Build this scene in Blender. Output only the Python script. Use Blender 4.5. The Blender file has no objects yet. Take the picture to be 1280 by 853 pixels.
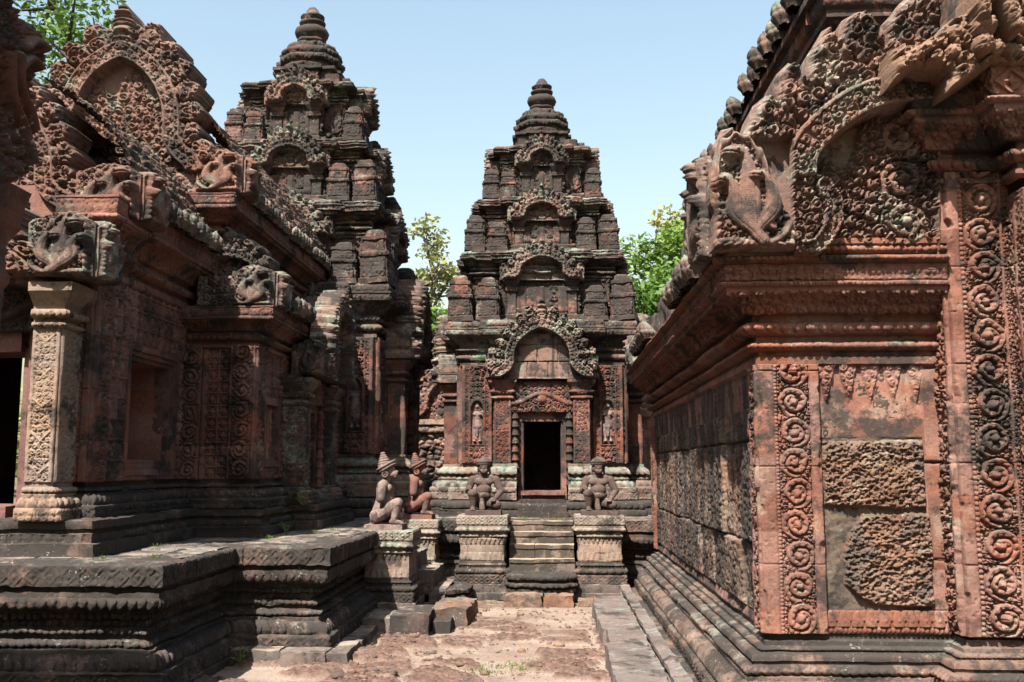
import bpy, math, random
import numpy as np
from mathutils import Vector, Matrix

# ------------------------------------------------------------------ camera, sky, sun, exposure
S = bpy.context.scene
COL = S.collection
R = math.radians
EYE = 1.6
cam_d = bpy.data.cameras.new('camera')
cam_d.lens = 35; cam_d.sensor_width = 36; cam_d.clip_start = 0.05; cam_d.clip_end = 3000
cam = bpy.data.objects.new('camera', cam_d); COL.objects.link(cam)
cam.location = (0, 0, EYE); cam.rotation_euler = (R(90 + 7.3), 0, R(2.3))
S.camera = cam

SUN_EL = 53.0      # height of the sun in degrees
SUN_AZ = 22.0      # degrees to the left of straight behind the camera
sx, sy, sz = -math.sin(R(SUN_AZ)) * math.cos(R(SUN_EL)), -math.cos(R(SUN_AZ)) * math.cos(R(SUN_EL)), math.sin(R(SUN_EL))
W = bpy.data.worlds.new('World'); S.world = W; W.use_nodes = True
wn = W.node_tree.nodes; wl = W.node_tree.links
bg = wn['Background']; bg.inputs['Strength'].default_value = 0.066
sky = wn.new('ShaderNodeTexSky'); sky.sky_type = 'NISHITA'; sky.sun_disc = False
sky.sun_elevation = R(SUN_EL); sky.sun_rotation = math.atan2(sx, sy)
sky.air_density = 2.0; sky.dust_density = 3.2; sky.ozone_density = 1.1
wl.new(sky.outputs[0], bg.inputs['Color'])
sun_d = bpy.data.lights.new('sun', 'SUN'); sun_d.energy = 5.0; sun_d.angle = R(0.5); sun_d.color = (1.0, 0.94, 0.85)
sun = bpy.data.objects.new('sun', sun_d); COL.objects.link(sun)
sun.rotation_euler = Vector((sx, sy, sz)).to_track_quat('Z', 'Y').to_euler()
S.view_settings.view_transform = 'Standard'; S.view_settings.look = 'None'
S.view_settings.gamma = 1.0; S.view_settings.exposure = 1.84
S.render.resolution_x = 1024; S.render.resolution_y = 682

rng = random.Random(7)

# a picture point of the photograph (1280 x 853) carried to a plane at distance Y, height z or side X
_F = 35 / 36 * 1280
def _ray(px, py):
    dx, dz = (px - 640) / _F, -(py - 426.5) / _F
    c, s = math.cos(R(7.3)), math.sin(R(7.3))
    d = (dx, c - s * dz, s + c * dz)
    c, s = math.cos(R(2.3)), math.sin(R(2.3))
    return (c * d[0] - s * d[1], s * d[0] + c * d[1], d[2])
def atY(px, py, Y):
    r = _ray(px, py); t = Y / r[1]; return (r[0] * t, Y, EYE + r[2] * t)
def atX(px, py, X):
    r = _ray(px, py); t = X / r[0]; return (X, r[1] * t, EYE + r[2] * t)
def atZ(px, py, z):
    r = _ray(px, py); t = (z - EYE) / r[2]; return (r[0] * t, r[1] * t, z)

# ------------------------------------------------------------------ noise and carved patterns (height fields in metres)
def _h(ix, iy, iz):
    ix = ix.astype(np.int64); iy = iy.astype(np.int64); iz = np.asarray(iz).astype(np.int64)
    n = (ix * 374761393 + iy * 668265263 + iz * 2147483647 + 1013904223) & 0xFFFFFFFF
    n = ((n ^ (n >> 13)) * 1274126177) & 0xFFFFFFFF
    n = ((n ^ (n >> 16)) * 2246822519) & 0xFFFFFFFF
    return ((n ^ (n >> 15)) & 0xFFFFFF) / float(0xFFFFFF)
def noise3(x, y, z):
    ix, iy, iz = np.floor(x), np.floor(y), np.floor(z)
    fx, fy, fz = x - ix, y - iy, z - iz
    fx = fx * fx * (3 - 2 * fx); fy = fy * fy * (3 - 2 * fy); fz = fz * fz * (3 - 2 * fz)
    r = 0
    for a in (0, 1):
        wa = fx if a else 1 - fx
        for b in (0, 1):
            wb = wa * (fy if b else 1 - fy)
            for c in (0, 1):
                r = r + wb * (fz if c else 1 - fz) * _h(ix + a, iy + b, iz + c)
    return r
def noise2(x, y, seed=0):
    ix, iy = np.floor(x), np.floor(y)
    fx, fy = x - ix, y - iy
    fx = fx * fx * (3 - 2 * fx); fy = fy * fy * (3 - 2 * fy)
    z = np.full_like(ix, seed)
    a, b, c, d = _h(ix, iy, z), _h(ix + 1, iy, z), _h(ix, iy + 1, z), _h(ix + 1, iy + 1, z)
    return (a * (1 - fx) + b * fx) * (1 - fy) + (c * (1 - fx) + d * fx) * fy
def fbm2(x, y, seed=0, n=4):
    r, a, t = 0, 1, 0
    for i in range(n):
        r = r + a * noise2(x * 2 ** i, y * 2 ** i, seed + i * 17); t += a; a *= .5
    return r / t
def cells(x, y, seed=0, jit=.42):
    ix, iy = np.floor(x), np.floor(y)
    b1 = np.full(x.shape, 9.); b2 = np.full(x.shape, 9.)
    tx = np.zeros(x.shape); ty = np.zeros(x.shape); rr = np.zeros(x.shape)
    for dx in (-1, 0, 1):
        for dy in (-1, 0, 1):
            cx, cy = ix + dx, iy + dy
            z = np.full_like(cx, seed)
            r1, r2 = _h(cx, cy, z), _h(cx, cy, z + 57)
            px, py = x - cx - .5 - jit * (r1 * 2 - 1), y - cy - .5 - jit * (r2 * 2 - 1)
            d = px * px + py * py
            m = d < b1
            b2 = np.where(m, b1, np.minimum(b2, d))
            tx = np.where(m, px, tx); ty = np.where(m, py, ty); rr = np.where(m, _h(cx, cy, z + 91), rr)
            b1 = np.where(m, d, b1)
    return np.sqrt(b1), np.sqrt(b2), tx, ty, rr
def fol(u, v, s, seed=0):                      # curling foliage, one curl every s metres
    r, r2, tx, ty, k = cells(u / s, v / s, seed)
    th = np.arctan2(ty, tx)
    sg = np.where(k > .5, 1, -1)
    sp = np.cos(2 * np.pi * r * 2.7 - sg * th + k * 9)
    gap = np.clip((r2 - r) * 3.2, 0, 1)
    dome = np.sqrt(np.clip(1 - (r / .75) ** 2, 0, 1))
    return gap * dome * (.68 + .32 * sp)
def leaves(u, v, s, seed=0):                   # foliage with two sizes
    return np.maximum(fol(u, v, s, seed), .62 * fol(u, v, s * .48, seed + 5))
def rinceau(u, v, w, seed=0):                  # a winding vine: every curl coils the other way; u across (-w/2..w/2), v along
    p = w * .95
    k = np.floor(v / p); sd = np.where(k % 2 == 0, 1., -1.)
    q, q2, q3 = (_h(k, k * 0 + a, k * 0 + seed) for a in (3, 8, 15))
    wob = .045 * w * (noise2(u / w * 3.5, v / w * 3.5, seed + 2) - .5) * 2
    X, Y = (u + wob) * sd / w, (v - (k + .5) * p + wob * .7) / w
    sp = [((.455 - .30 * (t / 9.4) ** 1.1) * math.cos(t - math.pi / 2) + .02 * t / 9.4, (.455 - .30 * (t / 9.4) ** 1.1) * math.sin(t - math.pi / 2)) for t in np.linspace(0, 9.4, 54)]
    d, s, sg, L = polydist(X, Y, sp)
    f = s / L
    lob = np.abs(np.sin(s * 15 + q * 6)) ** .7
    rad = .058 + .022 * np.sin(np.pi * f) + np.where(sg > 0, .050 * lob * (f > .12), .012)
    t = d / rad
    tube = np.sqrt(np.clip(1 - t ** 2, 0, 1)) * (.78 + .22 * f) * np.where(sg > 0, .80 + .2 * lob, 1) - .15 * np.exp(-((d - .018) / .010) ** 2)
    bx, by = X - .015 - .03 * (q2 - .5), Y + .01 - .03 * (q3 - .5)
    rb = np.hypot(bx, by * (.85 + .3 * q)); tb = np.arctan2(by, bx)
    bud = np.where(rb < .15, np.sqrt(np.clip(1 - (rb / .15) ** 2, 0, 1)) * 1.2 - .30 * np.clip(1 - np.abs(np.sin(tb + q * 6)) / .25, 0, 1) * (rb > .03) * (np.cos(tb + q * 6) > 0), 0)
    leaf = np.maximum(.92 * fol(X + 7 * k, Y, .17, seed + 3), .5 * fol(X + 7 * k, Y, .08, seed + 5))
    R_ = np.hypot(X, Y)
    leaf = np.where(R_ < .38, .45 * fol(X + 7 * k, Y, .10, seed + 8), leaf)
    return np.maximum(np.maximum(tube, bud), leaf * np.clip(t - .75, 0, 1) ** .5)
def beads(u, v, w, p=None):
    p = p or w
    x = ((u / p) % 1 - .5) * 2; y = (v / w - .5) * 2
    return np.sqrt(np.clip(1 - x * x - y * y * .9, 0, 1))
def petals(u, v, w, p=None):                   # lotus petals with a rim and a bud
    p = p or w * .9
    x = ((u / p) % 1 - .5) * 2; y = v / w
    wd = .93 * np.clip(1 - np.clip(y, 0, 1) ** 2.6, 0, 1) ** .6 + 1e-6
    t = np.abs(x) / wd
    h = np.sqrt(np.clip(1 - t ** 2.5, 0, 1)) * (.9 - .25 * np.clip(1 - np.abs(t - .66) / .1, 0, 1))
    bud = np.sqrt(np.clip(1 - (x * x + ((y - .38) * 1.3) ** 2) / .12, 0, 1)) * 1.1
    x2 = ((u / p + .5) % 1 - .5) * 2
    back = .45 * np.sqrt(np.clip(1 - (np.abs(x2) / .5) ** 2, 0, 1)) * (y > .35)
    return np.maximum(np.maximum(h, bud), back)
def lozenge(u, v, w, p=None):
    p = p or w * 1.35
    x = ((u / p) % 1 - .5) * 2; y = (v / w - .5) * 2
    d = np.abs(x) + np.abs(y)
    ring = np.clip(1 - np.abs(d - .86) / .16, 0, 1)
    th = np.arctan2(y, x); r = np.hypot(x, y)
    fl = np.clip(1 - r / (.42 * (.65 + .35 * np.cos(4 * th))), 0, 1) ** .5
    x2 = ((u / p + .5) % 1 - .5) * 2
    r2 = np.hypot(x2, np.abs(y) - .9)
    fl2 = np.clip(1 - r2 / .42, 0, 1) ** .5
    return np.maximum(np.maximum(ring * .9, fl), fl2 * .8)
def squares(u, v, s, seed=0):                  # tapestry of four-petalled flowers in frames
    x = ((u / s) % 1 - .5) * 2; y = ((v / s) % 1 - .5) * 2
    e = np.maximum(np.abs(x), np.abs(y))
    fr = np.clip((e - .82) / .08, 0, 1)
    th = np.arctan2(y, x); r = np.hypot(x, y)
    fl = np.clip(1 - r / (.72 * (.62 + .38 * np.abs(np.cos(2 * th)))), 0, 1) ** .5
    q = np.clip(1 - np.hypot(np.abs(x) - .62, np.abs(y) - .62) / .2, 0, 1) ** .5
    return np.maximum(np.maximum(fr * .9, fl), q * .8)
def pendants(u, v, w, p=None):                 # hanging garlands from the top edge
    p = p or w * .75
    x = ((u / p) % 1 - .5) * 2; y = 1 - v / w
    tri = np.clip(1 - (np.abs(x) + y * .95), 0, 1)
    m = np.clip(tri * 6, 0, 1)
    return m * (.45 + .55 * fol(u, v, w * .2, 4)) 
def laterite(u, v, seed=0):
    a = fbm2(u * 9, v * 9, seed, 3)
    r, r2, *_ = cells(u * 44 + a * 4, v * 58, seed)
    r3, r4, tx, ty, k = cells(u * 22 + a * 2, v * 30 + a * 2, seed + 9)
    pit = .55 * np.clip(1 - r / .5, 0, 1) + 1.1 * np.clip(1 - r3 / .55, 0, 1) * (k > .35)
    return a * .9 - pit * .8

def pat_fn(name, par=None, seed=0):
    p = par
    def f(u, v, L):                            # u along (m), v up (m), L band height
        if name == 'fol':                     # a frieze of mirrored sprays
            q = p or L * .5; P = q * 3.4; xm = np.abs(((u / P) % 1) - .5) * P
            return leaves(xm + 3 * (seed % 7), v, q, seed)
        if name == 'scroll': return rinceau(v - L / 2, u, L, seed)
        if name == 'bead': return beads(u, v, L, p)
        if name == 'petal': return petals(u, v, L, p)
        if name == 'petaldn': return petals(u, L - v, L, p)
        if name == 'loz': return lozenge(u, v, L, p)
        if name == 'sq': return squares(u, v, p or L / max(1, round(L / .12)), seed)
        if name == 'pend': return pendants(u, v, L, p)
        if name == 'pendup': return pendants(u, L - v, L, p)
        if name == 'lat': return laterite(u, v, seed)
        if name == 'dent': return (((u / (p or L)) % 1) > .35) * 1.0
        return u * 0
    return f

# ------------------------------------------------------------------ mesh builder
class MB:
    def __init__(s): s.v, s.f, s.n = [], [], 0
    def grid(s, P):                            # P[nv,nu,3]; the normal is (next u) x (next v)
        nv, nu = P.shape[:2]
        i = (np.arange(nv - 1)[:, None] * nu + np.arange(nu - 1)[None, :]).ravel() + s.n
        s.f.append(np.stack([i, i + 1, i + 1 + nu, i + nu], 1))
        s.v.append(P.reshape(-1, 3)); s.n += nv * nu
    def raw(s, V, F):
        V = np.asarray(V, float).reshape(-1, 3)
        for q in F:
            s.f.append(np.array([[a + s.n for a in q]]))
        s.v.append(V); s.n += len(V)
    def quads(s, V, F):
        s.f.append(np.asarray(F) + s.n); s.v.append(np.asarray(V, float)); s.n += len(V)
    def box(s, a, b, res=.05, chip=0):         # axis box as fine grids so that wear can bend it
        a, b = np.array(a, float), np.array(b, float)
        for ax in range(3):
            u, v = (ax + 1) % 3, (ax + 2) % 3
            nu = min(200, max(2, int((b[u] - a[u]) / res) + 1)); nv = min(200, max(2, int((b[v] - a[v]) / res) + 1))
            U, V = np.meshgrid(np.linspace(a[u], b[u], nu), np.linspace(a[v], b[v], nv))
            for sd in (0, 1):
                P = np.zeros((nv, nu, 3)); P[..., u] = U; P[..., v] = V; P[..., ax] = b[ax] if sd else a[ax]
                s.grid(P if sd else P[:, ::-1])
    def build(s, name, mat, parent=None, loc=None, wear=.004, freq=9., smooth=True, big=0):
        V = np.concatenate(s.v); 
        if wear:
            q = V * freq
            for k in range(3):
                V = V.copy() if k == 0 else V
            o = np.stack([noise3(q[:, 0] + 11 * k, q[:, 1] + 5 * k, q[:, 2] - 7 * k) + .5 * noise3(q[:, 0] * 2.7 + 3 * k, q[:, 1] * 2.7, q[:, 2] * 2.7 + k) - .75 for k in range(3)], 1)
            V = V + o * 2 * wear
        if loc is not None: V = V - np.array(loc)
        me = bpy.data.meshes.new(name)
        me.vertices.add(len(V)); me.vertices.foreach_set('co', V.astype(np.float32).ravel())
        tot = sum(a.size for a in s.f)
        me.loops.add(tot)
        me.loops.foreach_set('vertex_index', np.concatenate([a.ravel() for a in s.f]).astype(np.int32))
        sizes = np.concatenate([np.full(len(a), a.shape[1]) for a in s.f]).astype(np.int32)
        st = np.concatenate([[0], np.cumsum(sizes)[:-1]]).astype(np.int32)
        me.polygons.add(len(sizes))
        me.polygons.foreach_set('loop_start', st); me.polygons.foreach_set('loop_total', sizes)
        me.polygons.foreach_set('use_smooth', np.full(len(sizes), smooth))
        me.update(calc_edges=True); me.validate()
        me.materials.append(mat)
        o = bpy.data.objects.new(name, me); COL.objects.link(o)
        if parent is not None: o.parent = parent
        if loc is not None: o.location = loc
        return o

PAMP = 1.35
def panel(mb, o, ux, uz, w, h, res, f, depth=.05, fade=.004, resv=None):
    """carved slab: height field f(u,v) on a w x h rectangle, normal ux x uz, with sides going depth back"""
    o, ux, uz = np.array(o, float), np.array(ux, float), np.array(uz, float); n = np.cross(ux, uz)
    nu, nv = max(2, int(w / res) + 1), max(2, int(h / (resv or res)) + 1)
    u, v = np.meshgrid(np.linspace(0, w, nu), np.linspace(0, h, nv))
    H = f(u, v) * PAMP
    q_ = float(o.sum() if hasattr(o, 'sum') else sum(o)) * 7.3
    H = np.where(H > 0, H * (.62 + .38 * np.clip((fbm2(u * 2.6 + q_, v * 2.6, 41, 3) - .36) / .16, 0, 1)), H)
    if fade: H = H * np.clip(np.minimum(np.minimum(u, w - u), np.minimum(v, h - v)) / fade, 0, 1)
    P = o + u[..., None] * ux + v[..., None] * uz + H[..., None] * n
    mb.grid(P)
    if depth:
        b = -depth * n
        for e, fl in ((P[0], 0), (P[-1], 1), (P[:, 0], 1), (P[:, -1], 0)):
            G = np.stack([e + b - 0 * n, e]); G = G[::-1] if fl else G
            mb.grid(G)

AMP = 2.3
def moulding(mb, path, prof, closed=False, res=.012, seed=0, joint=.62, skip=(), gj=.010, jit=.004):
    """sweep a carved profile along a plan path; outside is on the right of the walk.
    prof: [(o,z)] start then (o,z,pattern,amp,bulge,par) steps from bottom to top"""
    P = [np.array(p, float) for p in path]; n = len(P)
    segs = [(i, (i + 1) % n) for i in range(n if closed else n - 1)]
    def nrm(a, b):
        d = P[b] - P[a]; d = d / np.hypot(*d); return np.array([d[1], -d[0]])
    N = [nrm(*s) for s in segs]
    def mit(i):
        k = [N[j] for j, s in enumerate(segs) if i in s]
        return k[0] if len(k) == 1 else (k[0] + k[1]) / max(.25, 1 + k[0] @ k[1])
    M = [mit(i) for i in range(n)]
    for si, (a, b) in enumerate(segs):
        if si in skip: continue
        A, B = P[a], P[b]; L0 = np.hypot(*(B - A)); d = (B - A) / L0
        om = max(st_[0] for st_ in prof); nu = max(2, int(max(L0, L0 + om * ((M[b] - M[a]) @ d)) / res) + 1); t = np.linspace(0, 1, nu)
        (o0, z0) = prof[0][:2]
        for bi, st in enumerate(prof[1:]):
            o1, z1 = st[:2]; pat = st[2] if len(st) > 2 else None; amp = st[3] if len(st) > 3 else 0
            bul = st[4] if len(st) > 4 else 0; par = st[5] if len(st) > 5 else None
            bl = math.hypot(o1 - o0, z1 - z0)
            if bl < 1e-6: continue
            no, nz = (z1 - z0) / bl, -(o1 - o0) / bl
            fine = bool(pat) or bul
            nv = max(2, int(bl / res) + 1) if pat else (max(2, min(9, int(bl / res * 1.0) + 2)) if bul else max(2, int(bl / max(res * 2.5, .03)) + 1))
            v = np.linspace(0, 1, nv)
            Lm = L0 + (o0 + o1) / 2 * ((M[b] - M[a]) @ d)
            uu = (t - .5) * Lm
            U, V = np.meshgrid(uu, v * bl)
            H = np.zeros_like(U)
            if pat:
                H = AMP * amp * pat_fn(pat, par, seed + bi * 13 + si * 101)(U, V, bl)
                wn0 = fbm2(U * 2.4 + si * 31.7 + seed, V * 2.4 + bi * .31, seed + 5, 3)
                H = H * (.55 + .45 * np.clip((wn0 - .36) / .15, 0, 1)) - .020 * np.clip((noise2(U * 3.1 + si * 11 + 50, V * 2 + bi * .8, seed) - .74) * 6, 0, 1) * (noise2(U * 24, V * 24, 3) * .6 + .4)
            if joint and bl > .03:
                js = joint * (.8 + .5 * _h(np.array([bi]), np.array([si]), np.array([seed]))[0])
                x = U / js + _h(np.array([bi // 2 + 7]), np.array([si]), np.array([seed]))[0]
                k = np.floor(x); fr = x - k
                H = H + (_h(k, k * 0 + bi // 2, k * 0 + seed + si) - .5) * 2 * jit
                ed = np.minimum(fr, 1 - fr) * js
                H = H - gj * np.clip(1 - ed / .007, 0, 1) 
            du = np.minimum(U - U[:, :1], U[:, -1:] - U); H = H * np.clip(du / .012, 0, 1)
            dv = np.minimum(V, bl - V); H = H * np.clip(dv / .006 + .0, 0, 1)
            if isinstance(bul, tuple): bb = bul[0] * np.sin(2 * np.pi * V / bl)
            else: bb = bul * np.sin(np.pi * V / bl)
            H = H + bb
            O = o0 + (o1 - o0) * V / bl + no * H; Z = z0 + (z1 - z0) * V / bl + nz * H
            Q = np.zeros(U.shape + (3,))
            for c in (0, 1):
                Q[..., c] = A[c] * (1 - t) + B[c] * t + O * (M[a][c] * (1 - t) + M[b][c] * t)
            Q[..., 2] = Z
            mb.grid(Q)
            o0, z0 = o1, z1

def field(mb, x0, x1, z0, z1, res, fn, thick=.1, place=None):
    """free-form relief: fn(X,Z) -> (inside, height); inside > 0 is stone (metres from the outline). Local x,z with the face toward -y"""
    nx, nz = int((x1 - x0) / res) + 1, int((z1 - z0) / res) + 1
    X, Z = np.meshgrid(np.linspace(x0, x1, nx), np.linspace(z0, z1, nz))
    m, H = fn(X, Z); H = H * 1.2 * (.12 + .88 * np.sqrt(np.clip(m / .022, 0, 1)))
    gz, gx = np.gradient(m, Z[1, 0] - Z[0, 0], X[0, 1] - X[0, 0])
    ok = m > -res * .9
    face = ok[:-1, :-1] & ok[1:, :-1] & ok[:-1, 1:] & ok[1:, 1:] & ((m[:-1, :-1] > 0) | (m[1:, 1:] > 0) | (m[1:, :-1] > 0) | (m[:-1, 1:] > 0))
    g2 = gx * gx + gz * gz + .05
    out = m < 0
    sxx = np.clip(-m * gx / g2, -res, res) * out; szz = np.clip(-m * gz / g2, -res, res) * out
    H = np.where(out, H * .5, H)
    F = np.stack([X + sxx, -H, Z + szz], -1); Bk = np.stack([X + sxx, np.full_like(H, thick), Z + szz], -1)
    idx = np.arange(nx * nz).reshape(nz, nx)
    a, b, c, d = idx[:-1, :-1][face], idx[:-1, 1:][face], idx[1:, 1:][face], idx[1:, :-1][face]
    Fq = np.stack([a, b, c, d], 1)
    E = np.concatenate([Fq[:, [0, 1]], Fq[:, [1, 2]], Fq[:, [2, 3]], Fq[:, [3, 0]]])
    key = np.minimum(E[:, 0], E[:, 1]).astype(np.int64) * (nx * nz) + np.maximum(E[:, 0], E[:, 1])
    _, inv, cnt = np.unique(key, return_inverse=True, return_counts=True)
    E = E[cnt[inv] == 1]
    N = nx * nz
    Vv = np.concatenate([F.reshape(-1, 3), Bk.reshape(-1, 3)])
    Vs = Vv.copy()                                   # the sides use their own vertices so that the rim stays crisp
    Sq = np.stack([E[:, 1], E[:, 0], E[:, 0] + N, E[:, 1] + N], 1)
    Bq = Fq[:, ::-1] + N
    def comp(V, Q):
        us, iv = np.unique(Q, return_inverse=True); return V[us], iv.reshape(Q.shape)
    for V, Q in ((Vv, Fq), (Vs, Sq), (Vv, Bq)):
        if len(Q):
            v, q = comp(V, Q)
            if place is not None: v = v @ np.array(place)[:3, :3].T + np.array(place)[:3, 3]
            mb.quads(v, q)

def polydist(X, Z, pts):
    """distance to a polyline, arc length at the foot, sign (+ on the left of the walk)"""
    best = np.full(X.shape, 1e9); S_ = np.zeros(X.shape); sg = np.ones(X.shape); acc = 0
    for (ax, az), (bx, bz) in zip(pts[:-1], pts[1:]):
        dx, dz = bx - ax, bz - az; L = math.hypot(dx, dz) + 1e-9
        t = np.clip(((X - ax) * dx + (Z - az) * dz) / L ** 2, 0, 1)
        ex, ez = X - ax - t * dx, Z - az - t * dz
        d = np.hypot(ex, ez); m = d < best
        best = np.where(m, d, best); S_ = np.where(m, acc + t * L, S_)
        sg = np.where(m, np.sign(dx * ez - dz * ex + 1e-12), sg); acc += L
    return best, S_, sg, acc
def smooth_path(pts, n=8):                     # Catmull-Rom
    p = [np.array(a, float) for a in pts]; p = [2 * p[0] - p[1]] + p + [2 * p[-1] - p[-2]]
    out = []
    for i in range(1, len(p) - 2):
        for k in range(n):
            t = k / n
            out.append(.5 * ((2 * p[i]) + (-p[i - 1] + p[i + 1]) * t + (2 * p[i - 1] - 5 * p[i] + 4 * p[i + 1] - p[i + 2]) * t * t + (-p[i - 1] + 3 * p[i] - 3 * p[i + 1] + p[i + 2]) * t ** 3))
    out.append(p[-2]); return [tuple(a) for a in out]

# ------------------------------------------------------------------ things, parts and their tags
def tag(o, label=None, cat=None, group=None, kind=None):
    if label: o['label'] = label
    if cat: o['category'] = cat
    if group: o['group'] = group
    if kind: o['kind'] = kind
    return o
def empty(name, loc=(0, 0, 0), rz=0, label=None, cat=None, group=None, scale=1):
    o = bpy.data.objects.new(name, None); COL.objects.link(o)
    o.location = loc; o.rotation_euler = (0, 0, rz); o.scale = (scale,) * 3; o.empty_display_size = .1
    return tag(o, label, cat, group)
def copy_tree(o, parent=None):
    c = o.copy(); COL.objects.link(c)
    if parent is not None: c.parent = parent
    for ch in list(o.children): copy_tree(ch, c)
    return c
def dup(o, parent=None, loc=None, rz=None, scale=None):
    c = o.copy(); COL.objects.link(c)
    if parent is not None: c.parent = parent
    if loc is not None: c.location = loc
    if rz is not None: c.rotation_euler = (0, 0, rz)
    if scale is not None: c.scale = scale
    for ch in list(o.children): copy_tree(ch, c)
    return c

# ------------------------------------------------------------------ materials
def _mat(name):
    m = bpy.data.materials.new(name); m.use_nodes = True
    return m, m.node_tree.nodes, m.node_tree.links
TONE = .43
def stone(name, c1, c2, dark=(.022, .019, .017), dark_amt=.4, lich=(.30, .33, .27), lich_amt=.25, streak=.35,
          block=.3, bsize=(.55, .55, .24), bump=.5, scale=1.0, speck=.45, lit_top=0, smap=(5.5, 5.5, .55), pale=None, pale_amt=0., grain=60):
    m, N, L = _mat(name)
    def tone(c):                                # keep the sandstone from going too orange
        g = sum(c) / 3; return tuple(TONE * x for x in c)
    c1, c2, lich = tone(c1), tone(c2), tone(lich); pale = tone(pale) if pale else None
    b = N['Principled BSDF']; b.inputs['Roughness'].default_value = .92
    b.inputs['Specular IOR Level'].default_value = .25
    tc = N.new('ShaderNodeTexCoord'); oi = N.new('ShaderNodeObjectInfo')
    rv = N.new('ShaderNodeVectorMath'); rv.operation = 'SCALE'; rv.inputs[0].default_value = (37., 23., 0.)
    L.new(oi.outputs['Random'], rv.inputs['Scale'])
    ad = N.new('ShaderNodeVectorMath'); ad.operation = 'ADD'
    L.new(tc.outputs['Object'], ad.inputs[0]); L.new(rv.outputs[0], ad.inputs[1])
    co = ad.outputs[0]
    def noise(sc, det=5, rough=.6, vec=None, mp=None):
        t = N.new('ShaderNodeTexNoise'); t.inputs['Scale'].default_value = sc * scale
        t.inputs['Detail'].default_value = det; t.inputs['Roughness'].default_value = rough
        src = vec or co
        if mp:
            mm = N.new('ShaderNodeMapping'); mm.inputs['Scale'].default_value = mp; L.new(src, mm.inputs['Vector']); src = mm.outputs[0]
        L.new(src, t.inputs['Vector']); return t.outputs['Fac']
    def ramp(x, a, bb):
        r = N.new('ShaderNodeMapRange'); r.inputs['From Min'].default_value = a; r.inputs['From Max'].default_value = bb
        r.interpolation_type = 'SMOOTHSTEP'; L.new(x, r.inputs['Value']); return r.outputs[0]
    def mix(f, a, bb):
        x = N.new('ShaderNodeMix'); x.data_type = 'RGBA'
        if hasattr(f, 'is_output'): L.new(f, x.inputs[0])
        else: x.inputs[0].default_value = f
        for s_, i in ((a, 6), (bb, 7)):
            if hasattr(s_, 'is_output'): L.new(s_, x.inputs[i])
            else: x.inputs[i].default_value = (*s_, 1)
        return x.outputs[2]
    def math_(op, a, bb):
        x = N.new('ShaderNodeMath'); x.operation = op; x.use_clamp = op != 'ADD'
        for s_, i in ((a, 0), (bb, 1)):
            if hasattr(s_, 'is_output'): L.new(s_, x.inputs[i])
            else: x.inputs[i].default_value = s_
        return x.outputs[0]
    col = mix(ramp(noise(1.7, 6), .32, .68), c1, c2)
    if block:                                   # each stone of the masonry has a tone of its own
        dv = N.new('ShaderNodeVectorMath'); dv.operation = 'DIVIDE'; L.new(co, dv.inputs[0]); dv.inputs[1].default_value = bsize
        fl = N.new('ShaderNodeVectorMath'); fl.operation = 'FLOOR'; L.new(dv.outputs[0], fl.inputs[0])
        wn_ = N.new('ShaderNodeTexWhiteNoise'); wn_.noise_dimensions = '3D'; L.new(fl.outputs[0], wn_.inputs['Vector'])
        hs = N.new('ShaderNodeHueSaturation'); L.new(col, hs.inputs['Color'])
        mr = N.new('ShaderNodeMapRange'); mr.inputs['To Min'].default_value = 1 - block; mr.inputs['To Max'].default_value = 1 + block * .75
        L.new(wn_.outputs['Value'], mr.inputs['Value']); L.new(mr.outputs[0], hs.inputs['Value'])
        sr = N.new('ShaderNodeSeparateColor'); L.new(wn_.outputs['Color'], sr.inputs[0])
        mr2 = N.new('ShaderNodeMapRange'); mr2.inputs['To Min'].default_value = .8; mr2.inputs['To Max'].default_value = 1.12
        L.new(sr.outputs[1], mr2.inputs['Value']); L.new(mr2.outputs[0], hs.inputs['Saturation'])
        col = hs.outputs[0]
    if pale: col = mix(math_('MULTIPLY', ramp(noise(2.9, 7, .65), .52, .66), pale_amt), col, pale)
    fine = noise(26, 6, .7)
    hv = N.new('ShaderNodeHueSaturation'); L.new(col, hv.inputs['Color'])
    mf = N.new('ShaderNodeMapRange'); mf.inputs['From Min'].default_value = .25; mf.inputs['From Max'].default_value = .75
    mf.inputs['To Min'].default_value = .72; mf.inputs['To Max'].default_value = 1.28; L.new(fine, mf.inputs['Value']); L.new(mf.outputs[0], hv.inputs['Value'])
    col = hv.outputs[0]
    ng = N.new('ShaderNodeNewGeometry'); sp = N.new('ShaderNodeSeparateXYZ'); L.new(ng.outputs['Normal'], sp.inputs[0])
    up = ramp(sp.outputs['Z'], -.1, .9)
    if lich_amt:
        ln = ramp(math_('ADD', noise(3.6, 8, .7), math_('MULTIPLY', up, .10)), .66 - lich_amt * .28, .74 - lich_amt * .16)
        col = mix(math_('MULTIPLY', ln, .85), col, mix(ramp(noise(11, 3), .4, .6), lich, (lich[0] * .45, lich[1] * .55, lich[2] * .5)))
    if dark_amt:
        dn = ramp(noise(2.3, 9, .70), .64 - dark_amt * .30, .72 - dark_amt * .30)
        col = mix(math_('MULTIPLY', dn, .88), col, dark)
        d2 = ramp(noise(9.5, 8, .72), .66 - dark_amt * .22, .74 - dark_amt * .22)
        col = mix(math_('MULTIPLY', d2, .7), col, dark)
    if streak:
        st = ramp(noise(1., 6, .6, mp=smap), .64 - streak * .2, .74 - streak * .2)
        col = mix(math_('MULTIPLY', st, .85), col, dark)
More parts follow.
